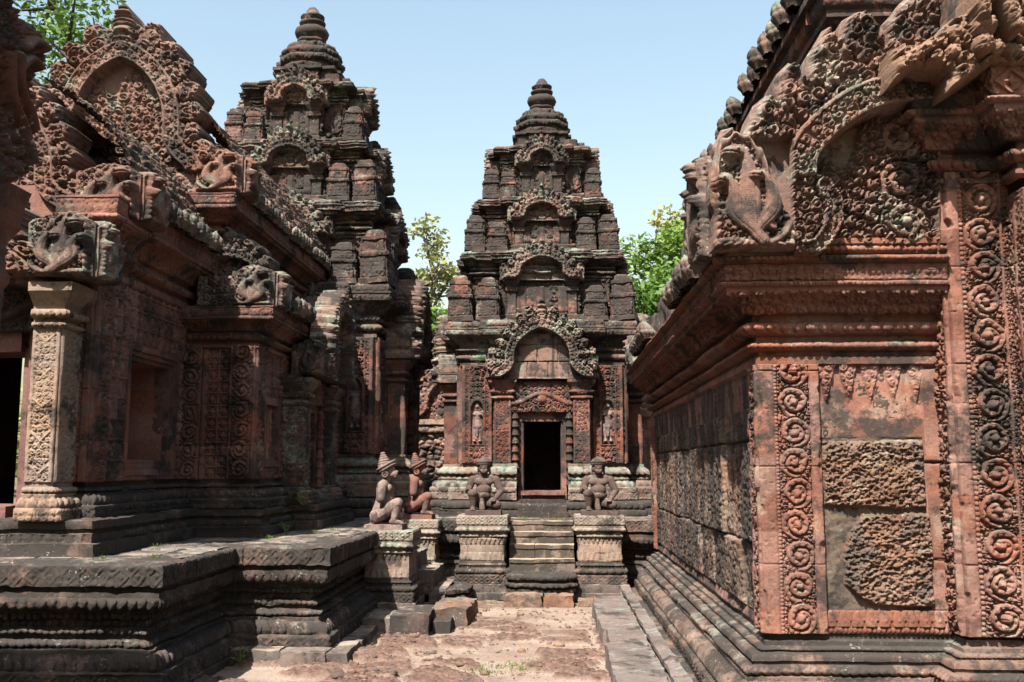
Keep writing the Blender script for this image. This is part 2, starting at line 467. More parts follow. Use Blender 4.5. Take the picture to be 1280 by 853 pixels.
    if lit_top:                                    # pale sandy tint on upward faces, painting their sunlit tops brighter
        lit_fac = math_('MULTIPLY', ramp(sp.outputs['Z'], .75, .97), ramp(noise(3.1, 7, .7), .62 - lit_top * .4, .82 - lit_top * .4))
        col = mix(math_('MULTIPLY', lit_fac, .8), col, (.27, .20, .15))
    if speck:                                   # crustose lichen: pale flecks gathered in patches
        sk = math_('MULTIPLY', ramp(noise(48, 3, .6), .60, .66), ramp(noise(4.3, 5, .7), .60 - speck * .22, .78 - speck * .22))
        col = mix(math_('MULTIPLY', sk, .75), col, (.27, .26, .225))
    L.new(col, b.inputs['Base Color'])
    if bump:
        bp = N.new('ShaderNodeBump'); bp.inputs['Strength'].default_value = bump; bp.inputs['Distance'].default_value = .012
        g = noise(grain, 5, .7)
        L.new(math_('ADD', g, math_('MULTIPLY', fine, 1.2)), bp.inputs['Height']); L.new(bp.outputs[0], b.inputs['Normal'])
    return m
def plain(name, c, rough=.9, var=.25, sc=8):
    return stone(name, c, tuple(x * (1 - var) for x in c), dark_amt=0, lich_amt=0, streak=0, block=0, scale=sc / 8, speck=0)

M = {}
M['pink'] = stone('pink_sandstone', (.365, .170, .120), (.255, .115, .085), dark_amt=.40, lich_amt=.10, streak=.16, block=.30, pale=(.44, .31, .235), pale_amt=.75, speck=.15)
M['red'] = stone('red_sandstone', (.30, .125, .088), (.18, .078, .06), dark_amt=.54, lich_amt=.14, streak=.4, block=.38, bsize=(.42, .42, .3))
M['tower'] = stone('weathered_tower_sandstone', (.255, .118, .088), (.14, .073, .058), dark_amt=.72, lich=(.28, .31, .25), lich_amt=.42, streak=.5, block=.5, bsize=(.42, .42, .21))
M['trim'] = stone('lichened_carved_sandstone', (.31, .195, .155), (.20, .13, .105), dark_amt=.54, lich=(.38, .40, .33), lich_amt=.55, streak=.2, block=.25)
M['base'] = stone('blackened_base_sandstone', (.19, .125, .10), (.105, .072, .060), dark_amt=.74, lich=(.31, .26, .215), lich_amt=.34, speck=.5, streak=.25, block=.3, bsize=(.7, .7, .3))
M['slab'] = stone('grey_weathered_slab', (.24, .185, .16), (.16, .125, .11), dark_amt=.45, lich=(.36, .33, .30), lich_amt=.35, streak=0, block=.2, bsize=(.8, .8, .5), lit_top=.35)
M['ped'] = stone('buff_pedestal_sandstone', (.40, .30, .235), (.33, .215, .165), dark_amt=.38, lich=(.45, .45, .37), lich_amt=.5, streak=.25, block=.22)
M['buff'] = stone('buff_carved_sandstone', (.42, .30, .22), (.33, .215, .155), dark_amt=.40, lich_amt=.12, streak=.1, block=.15)
M['laterite'] = stone('laterite', (.34, .20, .135), (.21, .115, .08), dark=(.05, .04, .036), dark_amt=.45, lich=(.42, .34, .27), lich_amt=.3, streak=.1, block=.2, bump=.8, grain=42)
M['laterite_dark'] = stone('stained_laterite', (.31, .20, .145), (.21, .13, .095), dark=(.028, .025, .024), dark_amt=.25, lich=(.42, .34, .29), lich_amt=.35, streak=.95, smap=(3.6, 3.6, .30), block=.25, bump=.8, grain=42)
M['brick'] = stone('old_roof_brick', (.27, .15, .105), (.17, .095, .07), dark_amt=.45, lich=(.30, .29, .22), lich_amt=.3, streak=.1, block=.35, bsize=(.22, .22, .06), bump=.8)
M['statue'] = stone('dark_statue_stone', (.165, .108, .092), (.11, .073, .064), dark_amt=.25, lich=(.25, .22, .2), lich_amt=.22, streak=0, block=0, scale=2.2, speck=.3)
M['statue_pale'] = stone('pale_statue_stone', (.40, .295, .255), (.30, .205, .18), dark=(.06, .048, .046), dark_amt=.5, lich_amt=0, streak=.1, block=0, scale=2.2, speck=.2)
M['statue_red'] = stone('red_statue_stone', (.33, .155, .115), (.25, .115, .09), dark=(.06, .05, .05), dark_amt=.36, lich_amt=0, streak=.1, block=0, scale=2.2, speck=.2)
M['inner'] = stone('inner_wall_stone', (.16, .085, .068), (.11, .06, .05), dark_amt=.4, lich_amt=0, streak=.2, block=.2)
# ------------------------------------------------------------------ shared shape helpers
def polysdf(X, Z, poly):                        # + inside
    d, s, sg, acc = polydist(X, Z, list(poly) + [poly[0]])
    ins = np.zeros(X.shape, bool); n = len(poly)
    for i in range(n):
        (ax, az), (bx, bz) = poly[i], poly[(i + 1) % n]
        c = ((az > Z) != (bz > Z))
        with np.errstate(divide='ignore', invalid='ignore'):
            xi = (bx - ax) * (Z - az) / (bz - az + 1e-12) + ax
        ins ^= c & (X < xi)
    return np.where(ins, d, -d)
def sstep(x, a, b):
    t = np.clip((x - a) / (b - a), 0, 1); return t * t * (3 - 2 * t)
def dome(d, r): return np.sqrt(np.clip(1 - (d / r) ** 2, 0, 1))
def lowwall(u, v, rows, wid, seed, amp=.02):     # squared stones with open joints
    r = np.floor(v / rows); x = u / wid + _h(r, r * 0 + seed, r * 0 + 3) * 3 + .12 * np.sin(r * 5)
    k = np.floor(x); fx = np.minimum(x - k, 1 - (x - k)) * wid; fv = np.minimum(v / rows - r, 1 - (v / rows - r)) * rows
    e = np.minimum(fx, fv) + .006 * (noise2(u * 30, v * 30, seed) - .5)
    return (_h(k, r, r * 0 + seed) - .5) * .02 - .025 * np.clip(1 - e / .012, 0, 1)

def naga_field(Wd, Hd, heads=3, seed=0, rect=False):
    """many-headed serpent rearing outward at the foot of a pediment; local x 0..Wd, outward to the left is x = 0"""
    crest = smooth_path([(.98, .0), (1.0, .12), (.92, .3), (.80, .45), (.74, .62), (.62, .86), (.45, .98), (.30, 1.0), (.16, .93), (.06, .76), (.03, .5), (.05, .25), (.02, .0)], 6)
    crest = [(a * Wd, b * Hd) for a, b in crest]
    spread = [(.13, .56, .060), (.30, .80, .070), (.56, .60, .055)] if heads < 5 else [(.12, .52, .055), (.22, .74, .060), (.40, .86, .062), (.58, .66, .055), (.70, .48, .048)]
    necks = []
    for i, (hx, hz, rr) in enumerate(spread):
        pts = smooth_path([(.60, .06), (.46 + .14 * hx, .16), (hx + .16, hz * .55), (hx + .15, hz * .82), (hx + .06, hz + .01), (hx - .05, hz - .03)], 7)
        necks.append(([(a * Wd, b * Hd) for a, b in pts], rr * Wd, (hx * Wd, hz * Hd)))
    curl = smooth_path([(.97, .46), (.95, .25), (.82, .10), (.66, .05), (.58, .12), (.64, .20), (.72, .17)], 6); curl = [(a * Wd, b * Hd) for a, b in curl]
    body = smooth_path([(.02, .05), (.25, .07), (.45, .05), (.62, .06)], 5); body = [(a * Wd, b * Hd) for a, b in body]
    def fn(X, Z):
        m = polysdf(X, Z, crest) + .012 * np.cos(X * 2 * np.pi / (.16 * Wd)) * (Z > .3 * Hd)
        x, z = X / Wd, Z / Wd
        h = .01 + .10 * leaves(x, z, .12, seed)
        rim = np.abs(m / Wd - .045); h = np.where((m > 0) & (rim < .045), .04 + .075 * np.sqrt(np.clip(1 - (rim / .045) ** 2, 0, 1)) * (.55 + .45 * np.abs(np.sin(np.arctan2(z - .4, x - .5) * 16))), h)
        if rect:
            h = np.where(m > 0, h, -.02 + .08 * leaves(x, z, .10, seed + 2))
            top = Hd * (1.0 - .16 * np.abs(2 * X / Wd - 1) ** 2) + .03 * Hd * (noise2(X * 30, Z * 0 + 1, seed) - .5) * 2
        dc, sc, gc_, ac = polydist(X, Z, curl); dc = dc / Wd
        h = np.where(dc < .048, np.maximum(h, .06 + .065 * np.sqrt(np.clip(1 - (dc / .05) ** 2, 0, 1)) - .018 * (np.abs(dc - .03) < .006)), h)
        db, sb_, gb_, ab = polydist(X, Z, body); db = db / Wd
        h = np.where(db < .04, np.maximum(h, .05 + .06 * dome(db, .042) * (.8 + .2 * np.abs(np.sin(sb_ / Wd * 50)))), h)
        for pts, rr, hd in necks[::-1]:
            d, s, sg, acc = polydist(X, Z, pts); f = s / acc; d = d / Wd; r = rr / Wd
            k = r * (1.0 + .75 * np.sin(np.pi * np.clip(f * 1.1, 0, 1)) ** 2)
            fr = (d > k) & (d < k * 1.55)
            h = np.where(fr, np.maximum(h, .045 + .055 * np.abs(np.sin(s / Wd * 42)) ** .6), h)
            nk = .085 + .075 * dome(d, k * 1.05) ** .8 - .014 * np.clip(1 - np.abs(d - k * .48) / .007, 0, 1) + .0022 * np.cos(s / Wd * 240) * (d < k * .45)
            h = np.where(d < k, np.maximum(h, nk), h)
            hx, hz = (X - hd[0]) / Wd, (Z - hd[1]) / Wd
            dh = np.hypot(hx * .62 + .02, hz * 1.05)
            hh = .13 + .095 * dome(dh, r * 1.15)
            hh = hh - .05 * np.clip(1 - np.abs(hz + .28 * r + .15 * hx) / (.16 * r), 0, 1) * (hx < .5 * r)
            hh = hh + .03 * dome(np.hypot(hx - .25 * r, hz - .35 * r), .28 * r)
            h = np.where(dh < r * 1.15, np.maximum(h, hh), h)
        h = h * Wd
        if rect:
            h = h * sstep(np.minimum(np.minimum(X, Wd - X), Z + .05), 0, .05)
            m = np.minimum(np.minimum(X, Wd - X), np.minimum(Z, top - Z))
        return m, h
    return fn, Wd, Hd

def ped_fn(Wh, Ht, bw, leaf, nl, seed, tymp='fol', foot=.16, lobes=True, s=.07):
    """a pediment: lobed arch band, flame leaves round it, carved field inside. Wh half width, Ht height of the arch crown"""
    rt = [(0, 1.0), (.18, .955), (.38, .86), (.55, .72), (.66, .54), (.69, .38), (.70, .27), (.80, .17), (.93, .10), (1.0, foot * .2)] if lobes else \
         [(0, 1.0), (.25, .95), (.5, .83), (.7, .63), (.8, .42), (.82, .22), (.84, .05)]
    right = [(x * Wh, z * Ht) for x, z in smooth_path(rt, 6)]
    full = [(-x, z) for x, z in right[::-1]] + right[1:]
    Ltot = sum(math.dist(a, b) for a, b in zip(full[:-1], full[1:]))
    p = Ltot / nl
    def fn(X, Z):
        d, S_, sg, acc = polydist(X, Z, full)
        inn = (sg < 0)                          # walking left to right the inside is on the right
        inn = np.where(Z < 0, False, inn)
        sd = np.where(inn, -d, d)
        c = np.abs(((S_ / p) % 1) - .5) * 2
        mid = np.abs(S_ / acc - .5) * 2
        c = np.where(np.abs(S_ - acc / 2) < p * .5, np.maximum(c, np.clip(np.abs(X) / (p * .60), 0, 1)), c)
        Lf = leaf * (1.25 - .45 * mid ** 1.5) + leaf * .55 * np.exp(-((S_ - acc / 2) / (p * .8)) ** 2)
        out = bw * .5 + Lf * (.60 + .46 * np.clip(1 - c, 0, 1) ** .7)
        m = np.where(inn, .5, out - sd)
        m = np.minimum(m, Z)
        t = np.abs(sd) / (bw * .5)
        band = np.clip(1.2 - np.abs(t - .82) / .22, 0, 1) * .028 + (t < .7) * .034 * fol(np.abs(S_ - acc / 2), sd, bw * .42, seed) + .085
        band = np.where(np.abs(t - .45) < .07, band + .008, band)
        kk = np.floor(S_ / p); xm = np.abs(((S_ / p) % 1) - .5) * p
        lv = .03 + .065 * leaves(xm + kk * 3.7, sd + kk, s * 1.15, seed + 2) + .045 * np.sqrt(np.clip(1 - c ** 2, 0, 1)) - .03 * (c > .92)
        if tymp == 'fol': ty = .055 * leaves(np.abs(X) + .3 * s, Z, s * 1.15, seed + 4) * (Z < Ht * (.78 + .1 * np.sin(X * 14)) - np.abs(X) * .25) 
        elif tymp == 'blank': ty = lowwall(X + 3, Z, Ht * .31, Wh * .45, seed)
        else: ty = X * 0
        ty = ty - .04
        h = np.where(t < 1, band, np.where(inn, ty, lv))
        return m, h
    return fn
def pediment(name, Wh, Ht, bw, leaf, nl, seed, mat, res=.012, thick=.14, parent=None, loc=(0, 0, 0), rz=0, tymp='fol', lobes=True, s=.07, sub=True):
    mb = MB(); fn = ped_fn(Wh, Ht, bw, leaf, nl, seed, tymp, lobes=lobes, s=s)
    ex = leaf * 1.6 + bw
    field(mb, -Wh - ex, Wh + ex, 0, Ht + ex * 1.6, res, fn, thick)
    o = mb.build(name, mat, parent, wear=.004); o.location = loc; o.rotation_euler = (0, 0, rz)
    return o
def naga(name, Wd, Hd, mat, res, parent=None, loc=(0, 0, 0), rz=0, flip=False, seed=0, thick=.2, heads=3, rect=False):
    fn, w, h = naga_field(Wd, Hd, heads, seed, rect)
    mb = MB(); field(mb, -.05 * Wd, 1.05 * Wd, 0, 1.05 * Hd, res, fn, thick)
    o = mb.build(name, mat, parent, wear=.003); o.location = loc; o.rotation_euler = (0, 0, rz)
    if flip:
        co = np.empty(len(o.data.vertices) * 3, np.float32); o.data.vertices.foreach_get('co', co); co = co.reshape(-1, 3); co[:, 0] *= -1
        o.data.vertices.foreach_set('co', co.ravel()); o.data.flip_normals()
    return o
_tile = {}
def tile_mesh(mat):                             # lotus-bud end of a roof tile, pointing outward along -y, 0.15 m tall
    if mat.name in _tile: return _tile[mat.name]
    nu, nv = 33, 19; U, V = np.meshgrid(np.linspace(0, 2 * np.pi, nu), np.linspace(0, 1, nv))
    r = .070 * np.interp(V, [0, .12, .3, .5, .7, .86, 1], [.72, .80, 1.0, .98, .74, .42, .08]) * (1 + .24 * np.abs(np.sin(4 * U)) ** .6 * np.where(V < .45, 1, .7) - .10 * (np.abs(V - .45) < .05))
    bend = -.06 * V ** 1.4 + .03 * np.clip(V - .75, 0, 1)
    P = np.stack([r * np.cos(U), bend + r * np.sin(U) * .8 - .03, .16 * V - .02 + 0 * U], -1)
    mb = MB(); mb.grid(P); mb.grid(np.stack([P[-1] * [1, 1, 1], P[-1] * 0 + P[-1].mean(0)], 0))
    o = mb.build('eave_tile', mat, wear=.006, freq=18); me = o.data; bpy.data.objects.remove(o); _tile[mat.name] = me; return me
def tile_row(a, b, n, rz, mat, parent, miss=(), sc=1.0, seed=0):
    rr = random.Random(seed); a, b = Vector(a), Vector(b)
    for i in range(n):
        if i in miss: continue
        o = bpy.data.objects.new('eave_tile', tile_mesh(mat)); COL.objects.link(o); o.parent = parent
        o.location = a.lerp(b, (i + .5) / n); o.rotation_euler = (rr.uniform(-.1, .1), rr.uniform(-.06, .06), rz + rr.uniform(-.15, .15))
        k = sc * rr.uniform(.88, 1.1); o.scale = (k, k * rr.uniform(.9, 1.2), k)

# ------------------------------------------------------------------ the library on the right
lib = empty('library_building', (1.38, 6.6, 0), 0,
            'small pink sandstone library with laterite block walls and deeply carved pilasters at the right', 'building')
def L_(*p): return (p[0] - 1.38, p[1] - 6.6) + tuple(p[2:])
def lbuild(mb, name, mat, **k):
    k.setdefault('wear', .003)
    o = mb.build(name, mat, None, loc=(1.38, 6.6, 0), **k); o.parent = lib; o.location = (0, 0, 0); return o
LP = [(3.2, 13.5), (1.38, 13.5), (1.38, 6.6), (2.53, 6.6), (2.53, 6.38), (2.93, 6.38), (2.93, 6.16), (4.9, 6.16)]
mb = MB()
moulding(mb, LP, [(.52, 0), (.52, .10), (.34, .105), (.34, .20, 'loz', .010, 0, .13), (.31, .21), (.20, .30, 'petal', .016, .02, .075), (.20, .325), (.17, .33),
                  (.17, .385, 'bead', .016, .014, .06), (.13, .39), (.13, .41), (.145, .413), (.10, .455, None, 0, .018), (.07, .46), (.07, .485, 'bead', .008, .01, .03), (.04, .49), (.04, .515), (0, .525), (0, .56)], res=.009, seed=3, joint=1.1)
lbuild(mb, 'moulded_base', stone('library_base_sandstone', (.28, .175, .135), (.165, .115, .095), dark_amt=.6, lich=(.33, .31, .27), lich_amt=.25, streak=.1, block=.25))
# left side: stained laterite with a carved top course
mb = MB()
def side(u, v):
    h = laterite(u, v, 5) * .022 + lowwall(u, v + .25, .70, .66, 4, .02) * 1.7 + .010 * fbm2(u * 3, v * 3, 8)
    return h
panel(mb, (1.38, 13.3, .64), (0, -1, 0), (0, 0, 1), 6.45, 1.38, .0105, side)
lbuild(mb, 'laterite_wall', M['laterite_dark'], wear=.006)
mb = MB()
panel(mb, (1.385, 13.3, .55), (0, -1, 0), (0, 0, 1), 6.5, .10, .012, lambda u, v: laterite(u, v, 11) * .008 + .02 - .03 * v / .1)
panel(mb, (1.372, 13.3, 2.00), (0, -1, 0), (0, 0, 1), 6.5, .29, .0085, lambda u, v: .014 * pendants(u, v, .29, .2) + lowwall(u, v + 1, 1.8, .42, 9) * .8)
lbuild(mb, 'garland_course', stone('stained_garland_course', (.36, .18, .13), (.27, .135, .10), dark_amt=.3, lich_amt=.1, streak=1.15, block=.2))
# corner pilaster: two carved faces and plain strips
def pil_face(w, strips):
    def f(u, v):
        h = np.zeros_like(u)
        for (a, b, kind, amp, base, seed) in strips:
            m = (u >= a) & (u < b); x = u - (a + b) / 2
            if kind == 'plain': k = np.clip(1 - (np.abs(x) / ((b - a) / 2)) ** 8, 0, 1) * amp
            elif kind == 'bead': k = amp * beads(v, u - a, b - a, (b - a) * 1.05)
            elif kind == 'rin': k = amp * rinceau(x, v, b - a, seed) * np.clip(((b - a) / 2 - np.abs(x)) / .008, 0, 1)
            elif kind == 'loz': k = amp * lozenge(v, u - a, b - a)
            else: k = amp * leaves(u, v, (b - a) * .42, seed) * np.clip(((b - a) / 2 - np.abs(x)) / .006, 0, 1)
            h = np.where(m, base + k, h)
        jj = np.floor(v / .62 + .3); e = np.abs(v / .62 + .3 - np.round(v / .62 + .3)) * .62
        h = h - .012 * np.clip(1 - e / .006, 0, 1) + .004 * (_h(jj, jj * 0 + 2, jj * 0) - .5)
        e = np.minimum(u, w - u); ch = np.clip(.030 * (fbm2(u * 6 + 9, v * 9, 17, 3) - .52) * 5 - e, 0, .05) + np.clip(.02 * (noise2(u * 30, v * 22, 5) - .72) * 4 - e, 0, .05)
        return h - ch * 1.1 + .004 * fbm2(u * 14, v * 14, 3) - .006 * np.clip((noise2(u * 40, v * 40, 8) - .8) * 5, 0, 1)
    return f
mb = MB()
panel(mb, (1.34, 6.56, .56), (1, 0, 0), (0, 0, 1), .40, 1.72, .0045, pil_face(.4, [(0, .012, 'plain', .0, .012, 0), (.012, .105, 'plain', .012, .012, 0), (.105, .128, 'bead', .012, .008, 0), (.128, .335, 'rin', .050, -.014, 21), (.335, .40, 'plain', .012, .010, 0)]), depth=.1)
panel(mb, (1.34, 6.80, .56), (0, -1, 0), (0, 0, 1), .24, 1.72, .0055, pil_face(.24, [(0, .03, 'plain', .01, .004, 0), (.03, .20, 'fol', .035, -.012, 8), (.20, .24, 'plain', .01, .01, 0)]), depth=.05)
lbuild(mb, 'corner_pilaster', M['pink'], wear=.002)
mb = MB()
panel(mb, (1.345, 13.5, .56), (0, -1, 0), (0, 0, 1), .24, 1.72, .012, pil_face(.24, [(0, .04, 'plain', .01, .01, 0), (.04, .2, 'rin', .03, -.01, 8), (.20, .24, 'plain', .01, .01, 0)]), depth=.05)
lbuild(mb, 'corner_pilaster', M['pink'], wear=.002)
# front panel between the pilasters
mb = MB()
panel(mb, (1.72, 6.60, 1.80), (1, 0, 0), (0, 0, 1), .72, .48, .006, lambda u, v: .034 * pendants(u, (v - .22) , .26, .145) * (v > .22) + .004 * fbm2(u * 8, v * 8, 2))
panel(mb, (2.40, 6.61, .70), (1, 0, 0), (0, 0, 1), .13, 1.62, .008, lambda u, v: .012 + .005 * fbm2(u * 9, v * 9, 6) + lowwall(u, v + .3, .62, 2, 3))
panel(mb, (1.72, 6.585, .56), (1, 0, 0), (0, 0, 1), .80, .145, .0045, lambda u, v: .024 * np.maximum(petals(u, v - .045, .10, .085) * (v > .045), .6 * beads(u, v, .045, .03)))
lbuild(mb, 'carved_panel', M['pink'], wear=.002)
mb = MB()
blk = [(.0, .02), (.0, .40), (.01, .465), (.35, .465), (.68, .46), (.68, .01), (.5, .0), (.25, .01)]
def latblock(poly, seed, amp=.045):
    def fn(X, Z):
        m = polysdf(X, Z, poly) + .018 * (fbm2(X * 9, Z * 9, seed, 3) - .5)
        e = sstep(m, 0, .03)
        return m, e * .018 + .026 * e * (laterite(X, Z, seed) + laterite(X * 1.7 + 3, Z * 1.5, seed + 4)) + .03 * fbm2(X * 5, Z * 5, seed + 2)
    return fn
T = Matrix.Translation((1.735, 6.62, 1.33))
field(mb, -.02, .72, -.02, .48, .0055, latblock(blk, 3), .08, T)
T = Matrix.Translation((1.735, 6.62, .72))
field(mb, -.02, .72, -.02, .62, .0055, latblock([(.11, .30), (.15, .46), (.26, .60), (.70, .605), (.70, .0), (.32, .0), (.22, .05), (.12, .14)], 7), .08, T)
lbuild(mb, 'laterite_block', M['laterite'], wear=.004)
mb = MB(); panel(mb, (1.70, 6.612, .6), (1, 0, 0), (0, 0, 1), .85, 1.7, .012, lambda u, v: .012 * fbm2(u * 12, v * 12, 4) + .010 * laterite(u, v, 3))
lbuild(mb, 'mortar_infill', stone('stained_infill', (.20, .145, .105), (.11, .082, .062), dark_amt=.55, lich_amt=.2, streak=.3, block=0))
# big pilaster right of the panel and the porch pilaster beyond
mb = MB()
hp = 2.92
panel(mb, (2.52, 6.36, .58), (1, 0, 0), (0, 0, 1), .42, hp, .0046, pil_face(.42, [(0, .085, 'plain', .012, .02, 0), (.085, .115, 'bead', .014, .012, 0), (.115, .345, 'rin', .060, -.016, 33), (.345, .36, 'plain', .01, .01, 0), (.36, .42, 'fol', .035, -.01, 4)]), depth=.1)
panel(mb, (2.52, 6.60, .58), (0, -1, 0), (0, 0, 1), .24, hp, .0055, pil_face(.24, [(0, .02, 'plain', .006, .0, 0), (.02, .20, 'fol', .045, -.012, 12), (.20, .24, 'plain', .01, .015, 0)]), depth=.05)
lbuild(mb, 'scrollwork_pilaster', M['pink'], wear=.002)
mb = MB()
panel(mb, (2.93, 6.36, .58), (0, -1, 0), (0, 0, 1), .24, 2.75, .0065, pil_face(.24, [(0, .10, 'loz', .03, .0, 0), (.10, .14, 'plain', .01, .01, 0), (.14, .24, 'fol', .035, -.01, 13)]), depth=.05)
panel(mb, (2.92, 6.12, .58), (1, 0, 0), (0, 0, 1), .6, 2.75, .007, pil_face(.6, [(0, .08, 'plain', .012, .02, 0), (.08, .11, 'bead', .012, .01, 0), (.11, .40, 'rin', .05, -.01, 40), (.40, .6, 'fol', .03, -.01, 41)]), depth=.1)
panel(mb, (3.52, 6.25, .58), (1, 0, 0), (0, 0, 1), 1.4, 2.75, .02, lambda u, v: .02 * squares(u, v, .2))
lbuild(mb, 'porch_pilaster', M['pink'], wear=.002)
# entablature of the low aisle and its corner
mb = MB()
EP = [(3.2, 13.5), (1.38, 13.5), (1.38, 6.6), (2.52, 6.6)]
moulding(mb, EP, [(.0, 2.25), (.045, 2.28), (.045, 2.325), (.02, 2.335), (.02, 2.36), (.06, 2.37), (.06, 2.42, 'bead', .012, .016, .05), (.03, 2.43), (.03, 2.46), (.09, 2.475), (.09, 2.545, 'bead', .018, .016, .08),
                  (.06, 2.555), (.06, 2.60), (.12, 2.61), (.26, 2.735, 'fol', .020, -.025, .06), (.26, 2.755), (.29, 2.76), (.29, 2.785, 'dent', .008, 0, .022), (.26, 2.79), (.275, 2.90, 'fol', .014, 0, .05), (.32, 2.91), (.32, 2.945, 'bead', .01, .01, .04), (.0, 2.97)], res=.0085, seed=8, joint=1.3)
lbuild(mb, 'entablature', stone('library_cornice_sandstone', (.34, .138, .09), (.22, .088, .062), dark_amt=.42, lich_amt=.16, streak=.1, block=.16))
# capital and cornice of the big pilaster and the porch
mb = MB()
CP = [(2.53, 7.4), (2.53, 6.38), (2.93, 6.38), (2.93, 6.16), (4.9, 6.16)]
moulding(mb, CP[0:], [(.0, 3.40), (.05, 3.42), (.05, 3.45), (.02, 3.46), (.02, 3.49), (.07, 3.50), (.07, 3.57, 'bead', .016, .016, .08), (.03, 3.58), (.03, 3.62), (.10, 3.63), (.24, 3.77, 'fol', .016, -.02, .06), (.24, 3.80),
                  (.27, 3.805), (.27, 3.84, 'bead', .01, .01, .04), (.24, 3.85), (.26, 4.02, 'loz', .014, 0, .22), (.31, 4.03), (.31, 4.07), (-.1, 4.09)], res=.010, seed=18, joint=0)
lbuild(mb, 'porch_cornice', M['pink'])
# half pediment over the corner: outline, arch band, leaves, serpent, figured field
PY = 6.30
def pp(pts): return [(atY(800 + u / 2.133, v / 2.133, PY)[0], atY(800 + u / 2.133, v / 2.133, PY)[2]) for u, v in pts]
outl = pp([(225, 690), (235, 600), (222, 520), (205, 450), (195, 395), (215, 350), (245, 340), (268, 372), (285, 330), (300, 285), (335, 255), (355, 268), (362, 200), (395, 168), (425, 185), (437, 215), (445, 150), (485, 85), (505, 72), (522, 110), (535, 58), (575, 34), (612, 42), (638, 105), (642, 70), (690, 12), (740, -30), (790, -10), (800, 190), (800, 690)])
archc = smooth_path(pp([(412, 500), (422, 425), (468, 362), (540, 303), (620, 268), (700, 256), (790, 252)]), 8)
curlc = smooth_path(pp([(478, 510), (500, 560), (495, 620), (455, 670), (405, 672), (385, 640)]), 6)
necks = []
creases = [pp(q) for q in ([(268, 372), (345, 450)], [(355, 268), (420, 350)], [(437, 215), (500, 290)], [(522, 110), (590, 245)], [(638, 105), (660, 235)])]
fy = pp([(0, 655), (0, 490)])
zb, zn = fy[0][1], fy[1][1]
lion = []
def lped(X, Z):
    m = polysdf(X, Z, outl)
    d, s, sg, acc = polydist(X, Z, archc)
    inn = (sg < 0) & (Z > zb) & (X > archc[0][0] - .02)
    bw = .098
    t = d / bw
    lv = .07 + .075 * leaves(X, Z, .105, 5) + .03 * fol(X, Z, .21, 6)
    for c in creases:
        cd, *_ = polydist(X, Z, c); lv = lv - .09 * np.clip(1 - cd / .018, 0, 1)
    lv = lv * sstep(m, -.01, .06)
    # field: plain stone with scrolling foliage rising in the middle
    xc = atY(1110, 200, PY)[0]
    mask = sstep(zn + .62 - 1.1 * np.abs(X - xc - .12) - Z + .1 * np.sin(X * 22), -.03, .05) * (Z > zb)
    ty = -.10 + .012 * fbm2(X * 7, Z * 7, 3) + mask * .10 * np.maximum(rinceau(X - xc - .1, Z - zb, .30, 5) * (np.abs(X - xc - .1) < .15), leaves(X, Z, .085, 8))
    band = .115 + .03 * np.clip(1.3 - np.abs(t - .86) / .14, 0, 1) + (t < .72) * .045 * fol(s, d * np.where(sg > 0, 1, -1), .062, 2) + .015 * (np.abs(t - .74) < .05)
    h = np.where(inn, ty, lv)
    low = (~inn) & (Z < zn) & (X > archc[0][0] + .1)
    h = np.where(low, ty, h)
    h = np.where(t < 1, np.maximum(band, .1), h)
    d2, s2, sg2, a2 = polydist(X, Z, curlc)
    h = np.where(d2 < .05, .09 + .035 * fol(s2, d2 * sg2, .045, 6) + .035 * (d2 > .034), h)
    reg = (Z < zn) & (X < curlc[0][0]) & (d2 > .06)
    h = np.where(reg, .06 + .07 * leaves(X, Z, .075, 12), h)
    for pts, r_, hd in necks:
        dn, sn, g_, an = polydist(X, Z, pts)
        k = r_ * (1.05 + .35 * np.sin(np.pi * np.clip(sn / an * 1.15 - .1, 0, 1)) ** 2 - .2 * sn / an)
        h = np.where(dn < k, np.maximum(h, .12 + .085 * dome(dn, k) ** .7 + .002 * np.cos(sn * 2 * np.pi / .014) - .012 * (np.abs(dn - k * .55) < .005)), h)
        h = np.where(np.abs(dn - k) < .010, np.maximum(h, .16), h)
        dh = np.hypot((X - hd[0]) * .7, Z - hd[1])
        h = np.where(dh < r_, np.maximum(h, .17 + .13 * dome(dh, r_) - .06 * (np.abs(Z - hd[1] + .2 * r_) < .006) * (X < hd[0] + .01)), h)
    h = np.where((X < 1.53) & (Z < 3.70), np.minimum(h, .02), h)              # bed for the serpent carved in front
    for c, r_ in lion:
        dl = np.hypot(X - c[0], Z - c[1]); h = np.where(dl < r_, np.maximum(h, .13 + .10 * dome(dl, r_) + .008 * fol(X, Z, .03, 3)), h)
    return m, h
mb = MB()
xs = [a for a, b in outl]; zs = [b for a, b in outl]
field(mb, min(xs) - .02, max(xs), min(zs), max(zs) + .03, .0052, lped, .34, Matrix.Translation((0, PY, 0)))
lbuild(mb, 'half_pediment', stone('library_pediment_sandstone', (.34, .19, .14), (.24, .135, .105), dark_amt=.40, lich=(.44, .40, .33), lich_amt=.5, streak=.12, block=.2, speck=.6))
o = naga('naga_finial', .54, .76, bpy.data.materials['library_pediment_sandstone'], .0048, lib, L_(1.0, 6.20, 2.965), 0, False, 3, .12, 3)
# sill under the carved field
mb = MB(); moulding(mb, [(1.5, 6.40), (2.53, 6.40)], [(0, 2.955), (.05, 2.97), (.05, 3.02, 'bead', .012, .012, .045), (.07, 3.03), (.07, 3.065), (0, 3.07)], res=.008, joint=0)
lbuild(mb, 'pediment_sill', M['pink'])
